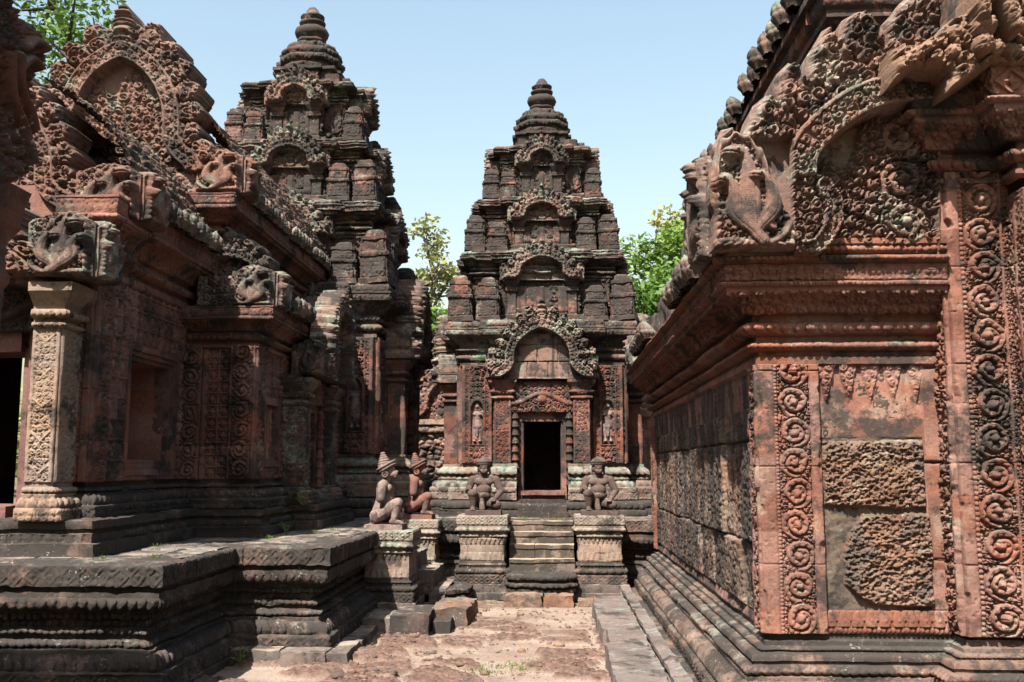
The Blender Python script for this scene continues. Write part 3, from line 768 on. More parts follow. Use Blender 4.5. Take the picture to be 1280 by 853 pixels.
# serpent facing the left side at the corner and another on the far corner
o = naga('naga_finial', .55, .75, M['trim'], .008, lib, L_(1.02, 6.32, 2.96), R(-90), True, 5, .3, 5, True)
o.location = L_(1.03, 6.36, 2.96)
o = naga('naga_finial', .42, .42, M['trim'], .014, lib, L_(1.06, 13.4, 2.94), R(-90), False, 6, .3, 3)
# figure and makara fragment on the porch cornice
q = stone('library_figure_sandstone', (.37, .22, .15), (.28, .16, .11), dark_amt=.35, lich_amt=.25, streak=.1, block=0)
FY = 6.0
def frag(X, Z):
    m = polysdf(X, Z, fo) + .014 * (fbm2(X * 14, Z * 14, 3) - .5)
    h = .05 + .11 * leaves(X, Z, .115, 22) + .04 * fbm2(X * 5, Z * 5, 2)
    for pts, r_, b_ in fcur:
        d, s, g, a = polydist(X, Z, pts); k = r_ * (1 - .35 * s / a)
        h = np.where(d < k, np.maximum(h, b_ + r_ * 1.2 * dome(d, k)), h)
    for c, r_, b_ in fblob:
        d = np.hypot(X - c[0], Z - c[1]); h = np.where(d < r_, np.maximum(h, b_ + r_ * 1.1 * dome(d, r_)), h)
    h = h + .018 * fol(X, Z, .045, 31) - .010 * fol(X, Z, .09, 33)
    return m, h
def fp(pts): return [(atY(1080 + u / 4.265, v / 4.265, FY)[0], atY(1080 + u / 4.265, v / 4.265, FY)[2]) for u, v in pts]
fo = fp([(400, 535), (420, 420), (380, 400), (240, 390), (130, 470), (125, 290), (250, 270), (330, 240), (400, 160), (470, 130), (480, -60), (900, -80), (980, 400), (640, 395), (560, 440), (500, 470)])
fcur = [(smooth_path(fp([(130, 400), (250, 330), (350, 270)]), 4), .045, .10), (smooth_path(fp([(410, 530), (480, 460), (520, 330), (470, 200), (520, 90)]), 6), .05, .09),
        (smooth_path(fp([(530, 50), (515, 110), (530, 190)]), 5), .055, .24), (smooth_path(fp([(600, 60), (640, 130), (690, 260)]), 5), .06, .24), (smooth_path(fp([(560, -40), (570, 30), (575, 80)]), 5), .085, .22),
        (smooth_path(fp([(700, 150), (760, 230), (850, 220), (850, 320)]), 6), .045, .14), (smooth_path(fp([(690, 320), (780, 340), (900, 350)]), 5), .04, .13)]
fblob = [(fp([(830, 90)])[0], .07, .12), (fp([(560, 230)])[0], .07, .18), (fp([(555, 320)])[0], .06, .18), (fp([(620, 330)])[0], .05, .16), (fp([(435, 235)])[0], .05, .12), (fp([(425, 330)])[0], .045, .12)]
mb = MB(); field(mb, min(a for a, b in fo) - .02, max(a for a, b in fo), min(b for a, b in fo), max(b for a, b in fo), .0055, frag, .3, Matrix.Translation((0, FY, 0)))
lbuild(mb, 'pediment_fragment', q)
# high nave: wall, cornice, tiles and vault
mb = MB()
e1, e2 = atX(1002, 0, 1.78), atX(905, 181, 1.78)
ez = (e1[2] + e2[2]) / 2
moulding(mb, [(3.4, 12.8), (2.12, 12.8), (2.12, 6.72), (3.4, 6.72)], [(0, 2.9), (0, ez - .75, 'pend', .012, 0, .3), (.05, ez - .72), (.05, ez - .66), (.02, ez - .65), (.02, ez - .60), (.09, ez - .59), (.09, ez - .50, 'bead', .015, .015, .09), (.05, ez - .49), (.05, ez - .44), (.22, ez - .28, 'fol', .012, -.02, .06), (.25, ez - .27), (.25, ez - .22), (.28, ez - .20), (.28, ez - .10, 'fol', .01, 0, .06), (.34, ez - .09), (.34, ez - .04), (.30, ez - .03)], res=.016, seed=31, joint=.9)
lbuild(mb, 'nave_wall', M['red'])
tile_row(L_(1.80, 12.7, ez), L_(1.80, 6.75, ez), 22, R(-90), M['trim'], lib, (9, 14), 1.18, 4)
def vault(mb, xa, za, xb, zb, y0, y1, res, seed, bow=.25, brick=True, jag=0, xdir=1):
    """half vault over a plan strip: eave at xa,za rising to xb,zb; long side along y from y1 (far) to y0"""
    n = int(abs(y1 - y0) / res) + 1; L = math.hypot(xb - xa, zb - za); k = int(L / res) + 1
    Yv, T = np.meshgrid(np.linspace(y1, y0, n), np.linspace(0, 1, k))
    vv = T * L; uu = Yv
    if brick:
        row = np.floor(vv / .055); x = uu / .21 + (row % 2) * .5 + _h(row, row * 0, row * 0 + seed) * .4; kk = np.floor(x)
        e = np.minimum(np.minimum(x - kk, 1 - x + kk) * .21, np.minimum(vv / .055 - row, 1 - vv / .055 + row) * .055)
        H = .045 * _h(kk, row, row * 0 + seed) - .03 * np.clip(1 - e / .012, 0, 1) + .05 * fbm2(uu * 2, vv * 2, seed) + .02 * noise2(uu * 30, vv * 30, seed)
    else:
        rib = np.abs(np.sin(uu * np.pi / .14)); H = .03 * rib + .03 * fbm2(uu * 5, vv * 5, seed)
    H = H + bow * np.sin(np.pi * T * .85 + .15)
    dx, dz = (xb - xa) / L, (zb - za) / L
    s = 1 if xb < xa else -1
    P = np.stack([xa + dx * vv + s * dz * H, Yv, za + dz * vv + abs(dx) * H], -1)
    mb.grid(P if xb > xa else P[:, ::-1])
mb = MB()
vault(mb, 1.80, ez - .02, 3.1, ez + 1.1, 6.75, 12.8, .03, 3, .2, False)
P_ = np.array([[[3.1, 6.74, ez - .2], [3.1, 6.74, ez + 1.4]], [[1.8, 6.74, ez - .2], [1.8, 6.74, ez]]]); mb.grid(P_)
mb.grid(np.array([[[3.1, 12.8, ez + 1.4], [3.1, 6.7, ez + 1.4]], [[4.6, 12.8, ez + .2], [4.6, 6.7, ez + .2]]]))
lbuild(mb, 'nave_roof', M['red'])
# low aisle roof, broken at the far end
mb = MB(); vault(mb, 1.10, 2.96, 2.1, 3.45, 6.9, 8.6, .02, 4, .10, False)
vault(mb, 1.14, 2.96, 1.7, 3.16, 10.6, 12.6, .02, 5, .16, False)
moulding(mb, [(2.1, 13.4), (1.10, 13.4), (1.10, 6.8), (2.1, 6.8)], [(0, 2.94), (0, 3.0)], res=.03, joint=.6)
lbuild(mb, 'aisle_roof', M['trim'])
tile_row(L_(1.08, 8.6, 2.99), L_(1.08, 7.1, 2.99), 11, R(-90), M['trim'], lib, (), 1.15, 6)
tile_row(L_(1.10, 12.5, 3.02), L_(1.10, 10.7, 3.02), 14, R(-90), M['trim'], lib, (), 1.25, 7)
for (x0, x1, y0, y1, z1, z0, sd) in ((1.10, 1.7, 9.0, 10.1, 3.27, 2.95, 1), (1.25, 1.7, 8.75, 9.3, 3.66, 3.2, 2), (1.18, 1.75, 10.4, 11.3, 3.30, 2.95, 3), (1.20, 1.65, 11.6, 12.2, 3.42, 2.95, 4), (1.08, 1.5, 13.0, 13.45, 3.25, 2.95, 5)):
    mb = MB(); mb.box((x0, y0, z0), (x1, y1, z1), .03); o = lbuild(mb, 'roof_block', M['slab'], wear=.03, freq=4.0)
# unseen core so that no light comes through
mb = MB(); mb.box((1.45, 6.7, .1), (4.6, 13.3, 2.9), 1); mb.box((2.18, 6.8, 2.8), (4.6, 12.7, ez), 1); mb.box((2.6, 6.45, .1), (4.8, 7.5, 4.05), 1); mb.box((2.9, 6.3, 4.0), (4.6, 7.5, 5.2), 1)
lbuild(mb, 'wall_core', M['inner'], wear=0)
# ------------------------------------------------------------------ figures: one continuous skin grown over joints
def capsule(mb, p0, r0, p1, r1, n=14):
    p0, p1 = np.array(p0, float), np.array(p1, float); d = p1 - p0; L = np.linalg.norm(d) + 1e-9; d = d / L
    a = np.cross(d, [0, 0, 1.0]); a = np.cross(d, [0, 1.0, 0]) if np.linalg.norm(a) < .1 else a; a /= np.linalg.norm(a); b = np.cross(d, a)
    prof = [(-r0 * math.cos(t), r0 * math.sin(t)) for t in np.linspace(0.02, math.pi / 2, 6)] + [(L + r1 * math.sin(t), r1 * math.cos(t)) for t in np.linspace(0, math.pi / 2 - .02, 6)]
    th = np.linspace(0, 2 * np.pi, n)
    P = np.stack([np.stack([p0 + d * z + r * (math.cos(t) * a + math.sin(t) * b) for t in th]) for z, r in prof])
    mb.grid(P[:, ::-1])
def ellip(mb, c, r, rot=None, n=16):
    th, ph = np.meshgrid(np.linspace(0, 2 * np.pi, n), np.linspace(.01, np.pi - .01, n // 2 + 2))
    P = np.stack([r[0] * np.sin(ph) * np.cos(th), r[1] * np.sin(ph) * np.sin(th), r[2] * np.cos(ph)], -1)
    if rot is not None: P = P @ np.array(Matrix.Rotation(rot[1], 3, rot[0])).T
    mb.grid((P + np.array(c))[::-1])
def skin(mb, name, mat, parent=None, voxel=.008, smooth=4, wear=.0015):
    o = mb.build(name, mat, None, wear=0)
    m = o.modifiers.new('remesh', 'REMESH'); m.mode = 'VOXEL'; m.voxel_size = voxel; m.use_smooth_shade = True
    s = o.modifiers.new('smooth', 'SMOOTH'); s.factor = .5; s.iterations = smooth
    bpy.context.view_layer.update()
    me = bpy.data.meshes.new_from_object(o.evaluated_get(bpy.context.evaluated_depsgraph_get()))
    o.modifiers.clear(); o.data = me
    if not me.materials: me.materials.append(mat)
    n = len(me.vertices); co = np.empty(n * 3, np.float32); me.vertices.foreach_get('co', co); V = co.reshape(-1, 3).astype(float)
    q = V * 22; V = V + wear * 2 * (np.stack([noise3(q[:, 0] + 9 * k, q[:, 1], q[:, 2] + k) for k in range(3)], 1) - .5)
    me.vertices.foreach_set('co', V.astype(np.float32).ravel()); me.polygons.foreach_set('use_smooth', np.ones(len(me.polygons), bool)); me.update()
    o.parent = parent; return o
def lathe(mb, prof, n=28, c=(0, 0, 0), fl=0, lobes=0):
    th = np.linspace(0, 2 * np.pi, n)
    P = np.stack([np.stack([r * (1 + lobes * np.abs(np.cos(8 * th))) * np.cos(th), r * (1 + lobes * np.abs(np.cos(8 * th))) * np.sin(th), 0 * th + z], -1) for r, z in prof])
    mb.grid(P + np.array(c))

def make_devata(name, mat, flip=1):
    mb = MB()                                   # standing goddess in high relief, 0.62 m tall, facing -y
    f = flip
    capsule(mb, (.035, 0, .03), .022, (.04, 0, .28), .042); capsule(mb, (-.035, 0, .03), .022, (-.04, 0, .28), .042)
    for sx_ in (-1, 1): ellip(mb, (.04 * sx_, -.03, .02), (.026, .045, .02))
    capsule(mb, (0, 0, .28), .068, (0, 0, .24), .075); ellip(mb, (0, .0, .2), (.085, .05, .11))
    capsule(mb, (0, 0, .30), .052, (0, -.005, .40), .062)
    for sx_ in (-1, 1): ellip(mb, (.032 * sx_, -.045, .405), (.028, .028, .028))
    capsule(mb, (-.08, 0, .44), .028, (.08, 0, .44), .028); capsule(mb, (0, 0, .44), .024, (0, 0, .49), .024)
    ellip(mb, (0, -.01, .525), (.042, .045, .052)); ellip(mb, (0, .0, .575), (.04, .04, .035)); ellip(mb, (0, .0, .61), (.02, .02, .03))
    ellip(mb, (0, -.055, .518), (.010, .012, .014))
    for sx_ in (-1, 1): ellip(mb, (.048 * sx_, 0, .515), (.012, .012, .03))
    capsule(mb, (-.098 * f, 0, .43), .022, (-.115 * f, -.01, .31), .019); capsule(mb, (-.115 * f, -.01, .31), .018, (-.10 * f, -.02, .21), .015)
    capsule(mb, (.098 * f, 0, .43), .022, (.125 * f, -.01, .33), .019); capsule(mb, (.125 * f, -.01, .33), .018, (.06 * f, -.05, .41), .015)
    capsule(mb, (0, -.045, .27), .02, (0, -.05, .09), .014)
    return skin(mb, name, mat, None, .0085, 3)

# ------------------------------------------------------------------ sanctuary towers
def sq_plan(q): return [(-q, -q), (q, -q), (q, q), (-q, q)]
def redent(q, c, w):
    o = [(-c, -w), (c, -w), (c, -q), (q, -q), (q, -c), (w, -c), (w, c), (q, c), (q, q), (c, q), (c, w), (-c, w), (-c, q), (-q, q), (-q, c), (-w, c), (-w, -c), (-q, -c), (-q, -q), (-c, -q)]
    return o
def open_plan(q, c, w, door):
    p = redent(q, c, w); return [(door, -w)] + p[1:] + [p[0], (-door, -w)]
def rotz(o, k): o.rotation_euler = (0, 0, k * math.pi / 2); return o

tw = empty('temple_tower', (-.14, 15.62, .93), 0, 'smaller stepped sandstone tower standing alone behind the central stairs, dark doorway open', 'tower', 'sanctuary towers')
T0 = M['tower']; RS = .0135
mb = MB()
moulding(mb, redent(1.36, .86, 1.62), [(.10, 0), (.10, .09, 'bead', .006, 0, .08), (.05, .10), (.05, .20, 'petal', .010, .01, .09), (.0, .22), (-.3, .235)], closed=True, res=.016, seed=2)
mb.build('plinth', M['base'], tw)
mb = MB()
moulding(mb, open_plan(1.17, .70, 1.49, .36), [(.17, .235), (.17, .33, 'loz', .01, 0, .12), (.17, .335), (.17, .40, 'fol', .012), (.14, .41), (.06, .48, 'petal', .014, .02, .1), (.06, .50), (.035, .505), (.05, .545, 'bead', .01, .012, .05), (.03, .56), (.03, .58), (.05, .60), (.08, .63, 'petaldn', .014, .02, .09), (.06, .66), (.0, .70), (0, .74)], res=RS, seed=5, joint=.5)
mb.build('moulded_base', stone('tower_base_sandstone', (.34, .25, .20), (.24, .15, .12), dark_amt=.42, lich=(.36, .40, .34), lich_amt=.6, streak=.2, block=.3), tw)
mb = MB()
moulding(mb, open_plan(1.165, .66, 1.28, .30), [(0, .73), (0, 2.16, 'fol', .016, 0, .095)], res=RS, seed=9, joint=.42)
mb.build('carved_wall', M['red'], tw)
# corner piers: scroll strips and a niche with a standing goddess
mb = MB()
def pier(u, v):
    s1 = np.abs(u - .22)
    h = np.where(s1 > .115, .034 * rinceau(s1 - .17, v, .10, 6) - .005, .042 * leaves(s1 + .03, v, .08, 31))
    h = np.where(np.abs(s1 - .115) < .012, .028, h); h = np.where(s1 > .165, .03, h)
    nz = (v - .28); nich = (s1 < .085) & (nz > 0) & (nz < .50 + .12 * np.sqrt(np.clip(1 - (s1 / .085) ** 2, 0, 1)))
    h = np.where(nich, -.06, h)
    fr = (s1 < .108) & (nz > -.02) & (nz < .53 + .13 * np.sqrt(np.clip(1 - (s1 / .11) ** 2, 0, 1))) & ~nich
    h = np.where(fr, .035, h)
    return h + .006 * (noise2(u * 30, v * 30, 3))
panel(mb, (.725, -1.20, .74), (1, 0, 0), (0, 0, 1), .44, 1.42, .009, pier, .05)
pr = mb.build('corner_pier', M['red'], tw, wear=.002)
mbf = MB(); panel(mbf, (-1.165, -1.20, .74), (1, 0, 0), (0, 0, 1), .44, 1.42, .009, pier, .05); pl = mbf.build('corner_pier', M['red'], tw, wear=.002)
pr['label'] = 'pier whose niche has weathered dark'; del pr['label']
dv = make_devata('devata_figure', M['statue_pale']); dv.parent = pl; dv.location = (-.945, -1.16, .745 + .30)
d2 = dup(dv, pr); d2.location = (.945, -1.16, .745 + .30); d2.scale = (-1, 1, 1)
dvs = [pl, pr]
for k in (1, 2, 3):
    for o in (pl, pr): rotz(dup(o, tw), k)
# body cornice
mb = MB()
COR = lambda z, o, h, big=1.0: [(0, z), (.03, z + .05 * h), (.03, z + .11 * h), (.0, z + .12 * h), (.0, z + .16 * h), (.05, z + .17 * h), (.05, z + .28 * h, 'bead', .012, .014, .055), (.02, z + .29 * h), (.02, z + .33 * h), (.06, z + .35 * h), (.06, z + .42 * h, 'bead', .010, .012, .05),
                           (.03, z + .44 * h), (.05, z + .50 * h), (o - .04, z + .66 * h, 'fol', .012, -.015, .07), (o, z + .68 * h), (o, z + .80 * h, 'fol', .014, 0, .06), (o + .015, z + .81 * h), (o + .015, z + .84 * h), (o - .01, z + .85 * h), (o - .01, z + .95 * h, 'fol', .012, 0, .06), (o - .03, z + h), (-.25, z + h + .01)]
moulding(mb, redent(1.165, .68, 1.27), COR(2.12, .215, .68), closed=True, res=RS, seed=11, joint=.4, jit=.014)
mb.build('cornice', stone('tower_cornice_sandstone', (.26, .165, .13), (.155, .10, .082), dark_amt=.58, lich=(.33, .37, .31), lich_amt=.58, streak=.35, block=.45, bsize=(.4, .4, .2)), tw)
TC = bpy.data.materials['tower_cornice_sandstone']
# upper tiers
tiers = [(2.79, 3.47, 3.88, 1.00, .55, .19), (3.88, 4.42, 4.74, .80, .44, .17), (4.74, 5.34, 5.63, .585, .33, .155)]
for i, (z0, z1, z2, q, c, ov) in enumerate(tiers):
    tr = bpy.data.objects.new('tier', None); COL.objects.link(tr); tr.parent = tw; tr.empty_display_size = .1
    mb = MB()
    moulding(mb, redent(q, c, q + .09), [(.09, z0 - .02), (.09, z0 + .07, 'bead', .008, 0, .07), (.06, z0 + .08), (.03, z0 + .13, 'petal', .01, .008, .08), (0, z0 + .14), (0, z1, 'fol', .022, 0, .10)], closed=True, res=RS, seed=20 + i, joint=.36, jit=.028)
    mb.build('tier_wall', T0, tr, wear=.010, freq=6)
    mb = MB(); moulding(mb, redent(q, c, q + .09), COR(z1 - .01, ov, z2 - z1), closed=True, res=RS, seed=30 + i, joint=.34, jit=.034)
    mb.build('tier_cornice', TC, tr, wear=.014, freq=6)
    mb = MB(); rq = random.Random(40 + i)
    for k in range(4):
        for j in range(5):
            w_ = rq.uniform(.05, .11); h_ = rq.uniform(.05, .13); t_ = rq.uniform(-q, q); d_ = q + ov - .10 + rq.uniform(-.04, .05); zc = z2
            if abs(t_) < c * 1.1: continue
            lo, hi = (t_ - w_, -d_ - w_ * .6), (t_ + w_, -d_ + w_)
            m2 = MB(); m2.box((lo[0], lo[1], zc - .02), (hi[0], hi[1], zc + h_), .04); V = np.concatenate(m2.v); a = k * math.pi / 2
            m2.v = [np.stack([V[:, 0] * math.cos(a) - V[:, 1] * math.sin(a), V[:, 0] * math.sin(a) + V[:, 1] * math.cos(a), V[:, 2]], 1)]
            m2.build('ledge_stone', T0, tr, wear=.02, freq=9)
    # one niche per face: posts, false door and an arched gable
    for k in range(4):
        mb = MB(); w_ = c * .92; yy = -(q + .09)
        for sg in (-1, 1):
            xx = sg * (w_ - .06)
            moulding(mb, [(xx - .06, yy + .02), (xx - .06, yy - .06), (xx + .06, yy - .06), (xx + .06, yy + .02)], [(.02, z0 + .06), (.02, z0 + .12), (0, z0 + .14), (0, z1 - .22, 'fol', .008, 0, .06), (.03, z1 - .20), (.03, z1 - .15), (.01, z1 - .14), (.06, z1 - .06), (.06, z1 - .02), (0, z1 - .01)], res=.016, joint=0)
        panel(mb, (-w_ + .12, yy - .012, z0 + .08), (1, 0, 0), (0, 0, 1), 2 * w_ - .24, z1 - z0 - .2, .014, lambda u, v: .03 * ((np.abs(u - (w_ - .12)) > (w_ - .12) * .62) | (np.abs(u - (w_ - .12)) < .03)) + .012 * (np.abs(v - .12) < .03), .02)
        rotz(mb.build('false_door_niche', T0, tr, wear=.004), k)
        if k == 0:
            pd = pediment('niche_pediment', w_ * 1.02, (z2 - z1) * .92, .10, .12, 17, 40 + i, M['trim'], .0125, .16, tr, (0, yy - .07, z1 - .05), 0, 'blank' if i == 0 else 'fol')
            pd.location = (0, yy - .09, z1 - .04); pd0 = pd
            nn = [naga('niche_naga', .2 - .03 * i, .30 - .04 * i, M['trim'], .0115, tr, (sg * (w_ * 1.0 + .08), yy - .10, z1 - .05), 0, sg > 0, 3, .14) for sg in (-1, 1)]
            for sg, o in zip((-1, 1), nn): o.location = ((-(w_ * 1.0 + .12)) if sg < 0 else (w_ * 1.0 + .12), yy - .10, z1 - .05)
            fam = [pd] + nn
        else:
            for o in fam:
                e = dup(o, tr); a = k * math.pi / 2; x, y, z = o.location
                e.location = (x * math.cos(a) - y * math.sin(a), x * math.sin(a) + y * math.cos(a), z); e.rotation_euler = (0, 0, a)
def mini_tower(hh, w):
    mb = MB(); p = [(w, 0), (w, .09 * hh), (w * .90, .11 * hh), (w * .86, .46 * hh, 'fol', .009, 0, .045), (w * .98, .48 * hh), (w * 1.0, .55 * hh, 'fol', .006, 0, .04), (w * .80, .57 * hh), (w * .74, .76 * hh, 'fol', .008, 0, .04), (w * .84, .78 * hh), (w * .82, .84 * hh), (w * .60, .86 * hh), (w * .54, .94 * hh), (w * .34, .985 * hh), (w * .15, hh), (0, hh)]
    b = .001
    moulding(mb, redent(b, b * .6, b + w * .12), [(o - b, *r) for o, *r in p], closed=True, res=.011, joint=0)
    return mb
for (z, q, hh, w, n) in ((2.80, 1.19, .70, .165, 2), (3.89, 1.00, .56, .14, 2), (4.75, .78, .48, .115, 2)):
    first = None
    for sx_ in (-1, 1):
        for sy_ in (-1, 1):
            if first is None: first = mini_tower(hh, w).build('corner_antefix', T0, tw, wear=.010, freq=11); o = first
            else: o = dup(first, tw)
            o.location = (sx_ * q, sy_ * q, z); o.rotation_euler = (rng.uniform(-.03, .03), rng.uniform(-.03, .03), rng.uniform(-.1, .1) + (sx_ > 0) * 1.57)
    for k in range(4):
        for sg in (-1, 1):
            if rng.random() < .12 or z > 5.5: continue
            o = dup(first, tw); a = k * math.pi / 2; x, y = sg * q * .66, -(q + .02)
            o.location = (x * math.cos(a) - y * math.sin(a), x * math.sin(a) + y * math.cos(a), z); o.scale = (.95, .9, rng.uniform(.7, 1.0)); o.rotation_euler = (0, 0, a)
# crowning: square drum, lotus dome and water jar
mb = MB()
moulding(mb, redent(.37, .2, .42), [(.06, 5.62), (.06, 5.68), (0, 5.70), (0, 5.90, 'fol', .012, 0, .07), (.05, 5.92), (.05, 5.96)], closed=True, res=.014, seed=77, joint=.3)
mb.build('crown_drum', T0, tw, wear=.006)
ring = lambda r, n=20: [(r * math.cos(t), r * math.sin(t)) for t in np.arange(n) * 2 * math.pi / n]
mb = MB()
moulding(mb, ring(.325), [(.03, 5.88), (.07, 5.95, 'petal', .010, .01, .11), (.09, 6.03, 'fol', .012, 0, .07), (.06, 6.05), (.06, 6.07), (.10, 6.09), (.095, 6.17, 'fol', .014, .01, .07), (.06, 6.185), (.07, 6.20), (.055, 6.28, 'petal', .010, .014, .1), (.02, 6.295), (.02, 6.31), (-.03, 6.37, 'petal', .010, .012, .09), (-.08, 6.385), (-.08, 6.40), (-.14, 6.44), (-.21, 6.46)], closed=True, res=.012, joint=.25, jit=.012)
mb.build('lotus_dome', T0, tw, wear=.016, freq=9)
mb = MB(); lathe(mb, [(.14, 6.43), (.19, 6.46), (.20, 6.49), (.14, 6.50), (.215, 6.55), (.235, 6.60), (.22, 6.65), (.17, 6.68), (.12, 6.70), (.175, 6.73), (.185, 6.76), (.13, 6.79), (.11, 6.80), (.165, 6.83), (.165, 6.85), (.10, 6.89), (.08, 6.93), (.05, 6.98), (0, 7.0)], 40)
mb.build('finial_jar', T0, tw, wear=.008)
# porches: four sides alike, the front one open
pils = []
for sg in (-1, 1):
    mb = MB(); x0, x1 = (.44, .68) if sg > 0 else (-.68, -.44)
    panel(mb, (x0, -1.46, .74), (1, 0, 0), (0, 0, 1), .24, .92, .008, lambda u, v: np.where(np.abs(u - .12) < .09, .022 * np.maximum(leaves(u, v, .06, 3), lozenge(v, u - .03, .18, .3) * .8), .02 + 0 * u), .2)
    moulding(mb, [(x0, -1.2), (x0, -1.46), (x1, -1.46), (x1, -1.2)], [(0, 1.64), (.03, 1.65), (.03, 1.69, 'bead', .006, .01, .04), (.01, 1.70), (.01, 1.72), (.04, 1.73), (.04, 1.78, 'bead', .008, .012, .05), (.02, 1.79), (.03, 1.82), (.08, 1.89), (.08, 1.93), (-.1, 1.94)], res=.010, joint=0)
    pils.append(mb.build('porch_pilaster', M['red'], tw, wear=.003))
mb = MB()
prof = [(.055, .40), (.055, .5)] 
zz = .42; pr_ = []
for i in range(9): pr_ += [(.040, zz), (.058, zz + .012), (.058, zz + .03), (.044, zz + .04), (.05, zz + .055), (.04, zz + .07), (.038, zz + .118)]; zz += .118
col_mb = MB(); lathe(col_mb, pr_, 20); cl = col_mb.build('colonnette', M['red'], tw, wear=.002); cl.location = (-.385, -1.40, 0)
c2 = dup(cl, tw, (.385, -1.40, 0))
mb = MB()
moulding(mb, [(.26, -1.0), (.26, -1.30), (.27, -1.345), (.30, -1.345), (.31, -1.36), (.345, -1.36), (.345, -1.2)], [(0, .36), (0, 1.34)], res=.02, joint=0)
moulding(mb, [(-.345, -1.2), (-.345, -1.36), (-.31, -1.36), (-.30, -1.345), (-.27, -1.345), (-.26, -1.30), (-.26, -1.0)], [(0, .36), (0, 1.34)], res=.02, joint=0)
mb.box((-.345, -1.36, 1.34), (.345, -1.1, 1.43)); mb.box((-.33, -1.38, 1.43), (.33, -1.1, 1.46)); mb.box((-.345, -1.42, .24), (.345, -1.0, .36)); mb.box((-.30, -1.48, .30), (.30, -1.42, .345))
df = mb.build('door_frame', M['red'], tw, wear=.004)
mb = MB()
def lint(u, v):
    x = u - .44; y = v
    g = np.abs(y - .2 - .07 * np.cos(x * 7.5)); arc = np.sqrt(np.clip(1 - (g / .04) ** 2, 0, 1)) * .045
    return np.maximum(np.maximum(arc, (.042 * leaves(np.abs(x) + .02, v, .075, 5))), .06 * dome(np.hypot(x, y - .19), .075))
panel(mb, (-.44, -1.42, 1.46), (1, 0, 0), (0, 0, 1), .88, .46, .008, lint, .25)
mb.box((-.44, -1.47, 1.925), (.44, -1.2, 1.955))
li = mb.build('lintel', M['red'], tw, wear=.003)
pdm = pediment('pediment', .66, .78, .13, .17, 19, 50, M['trim'], .0085, .3, tw, (0, -1.53, 1.94), 0, 'blank', s=.075)
nl = naga('naga_finial', .26, .44, M['trim'], .008, tw, (-.80, -1.54, 1.94), 0, False, 8, .3, 3)
nr = naga('naga_finial', .26, .44, M['trim'], .008, tw, (.80, -1.54, 1.94), 0, True, 9, .3, 3)
mb = MB()
panel(mb, (-.26, -1.27, .36), (1, 0, 0), (0, 0, 1), .52, .98, .012, lambda u, v: .02 * squares(u, v, .13) + .03 * (np.abs(u - .26) < .035), .03)
fam = pils + [cl, c2, df, li, pdm, nl, nr]
for k in (1, 2, 3):
    a = k * math.pi / 2
    for o in fam:
        e = dup(o, tw); x, y, z = o.location; e.location = (x * math.cos(a) - y * math.sin(a), x * math.sin(a) + y * math.cos(a), z); e.rotation_euler = (0, 0, a)
fd = mb.build('false_door', M['red'], tw, wear=.003); rotz(fd, 1)
for k in (2, 3): rotz(dup(fd, tw), k)
# door steps and the dark chamber behind the open doorway
mb = MB()
for i in range(3): mb.box((-.36 + .02 * i, -1.86 + .09 * i, .001 + .08 * i), (.36 - .02 * i, -1.4, .08 + .08 * i), .04)
mb.build('door_steps', M['base'], tw, wear=.006)
mb = MB()
def inner_box(mb, a, b):                        # a room seen from inside, open toward -y
    x0, y0, z0 = a; x1, y1, z1 = b
    q = lambda *p: mb.grid(np.array(p, float).reshape(2, 2, 3))
    q((x0, y1, z0), (x1, y1, z0), (x0, y1, z1), (x1, y1, z1)); q((x0, y0, z0), (x0, y1, z0), (x0, y0, z1), (x0, y1, z1)); q((x1, y1, z0), (x1, y0, z0), (x1, y1, z1), (x1, y0, z1))
    q((x0, y0, z0), (x1, y0, z0), (x0, y1, z0), (x1, y1, z0)); q((x0, y1, z1), (x1, y1, z1), (x0, y0, z1), (x1, y0, z1))
inner_box(mb, (-.6, -1.22, .25), (.6, .9, 2.3))
mb.build('chamber', M['inner'], tw, wear=0)
mb = MB()
mb.box((-1.0, -1.0, 2.3), (1.0, 1.0, 3.5), 1); mb.box((.62, -1.1, .2), (1.1, 1.1, 2.5), 1); mb.box((-1.1, -1.1, .2), (-.62, 1.1, 2.5), 1); mb.box((-.7, .92, .2), (.7, 1.1, 2.5), 1)
mb.box((-.7, -.7, 3.5), (.7, .7, 4.5), 1); mb.box((-.48, -.48, 4.5), (.48, .48, 5.4), 1)
mb.build('wall_core', M['inner'], tw, wear=0)

tb = copy_tree(tw); tb.location = (-3.95, 15.62, .93); tb.scale = (1.186,) * 3
tb['label'] = 'tallest stepped sandstone tower, rising behind the long carved hall at the left'
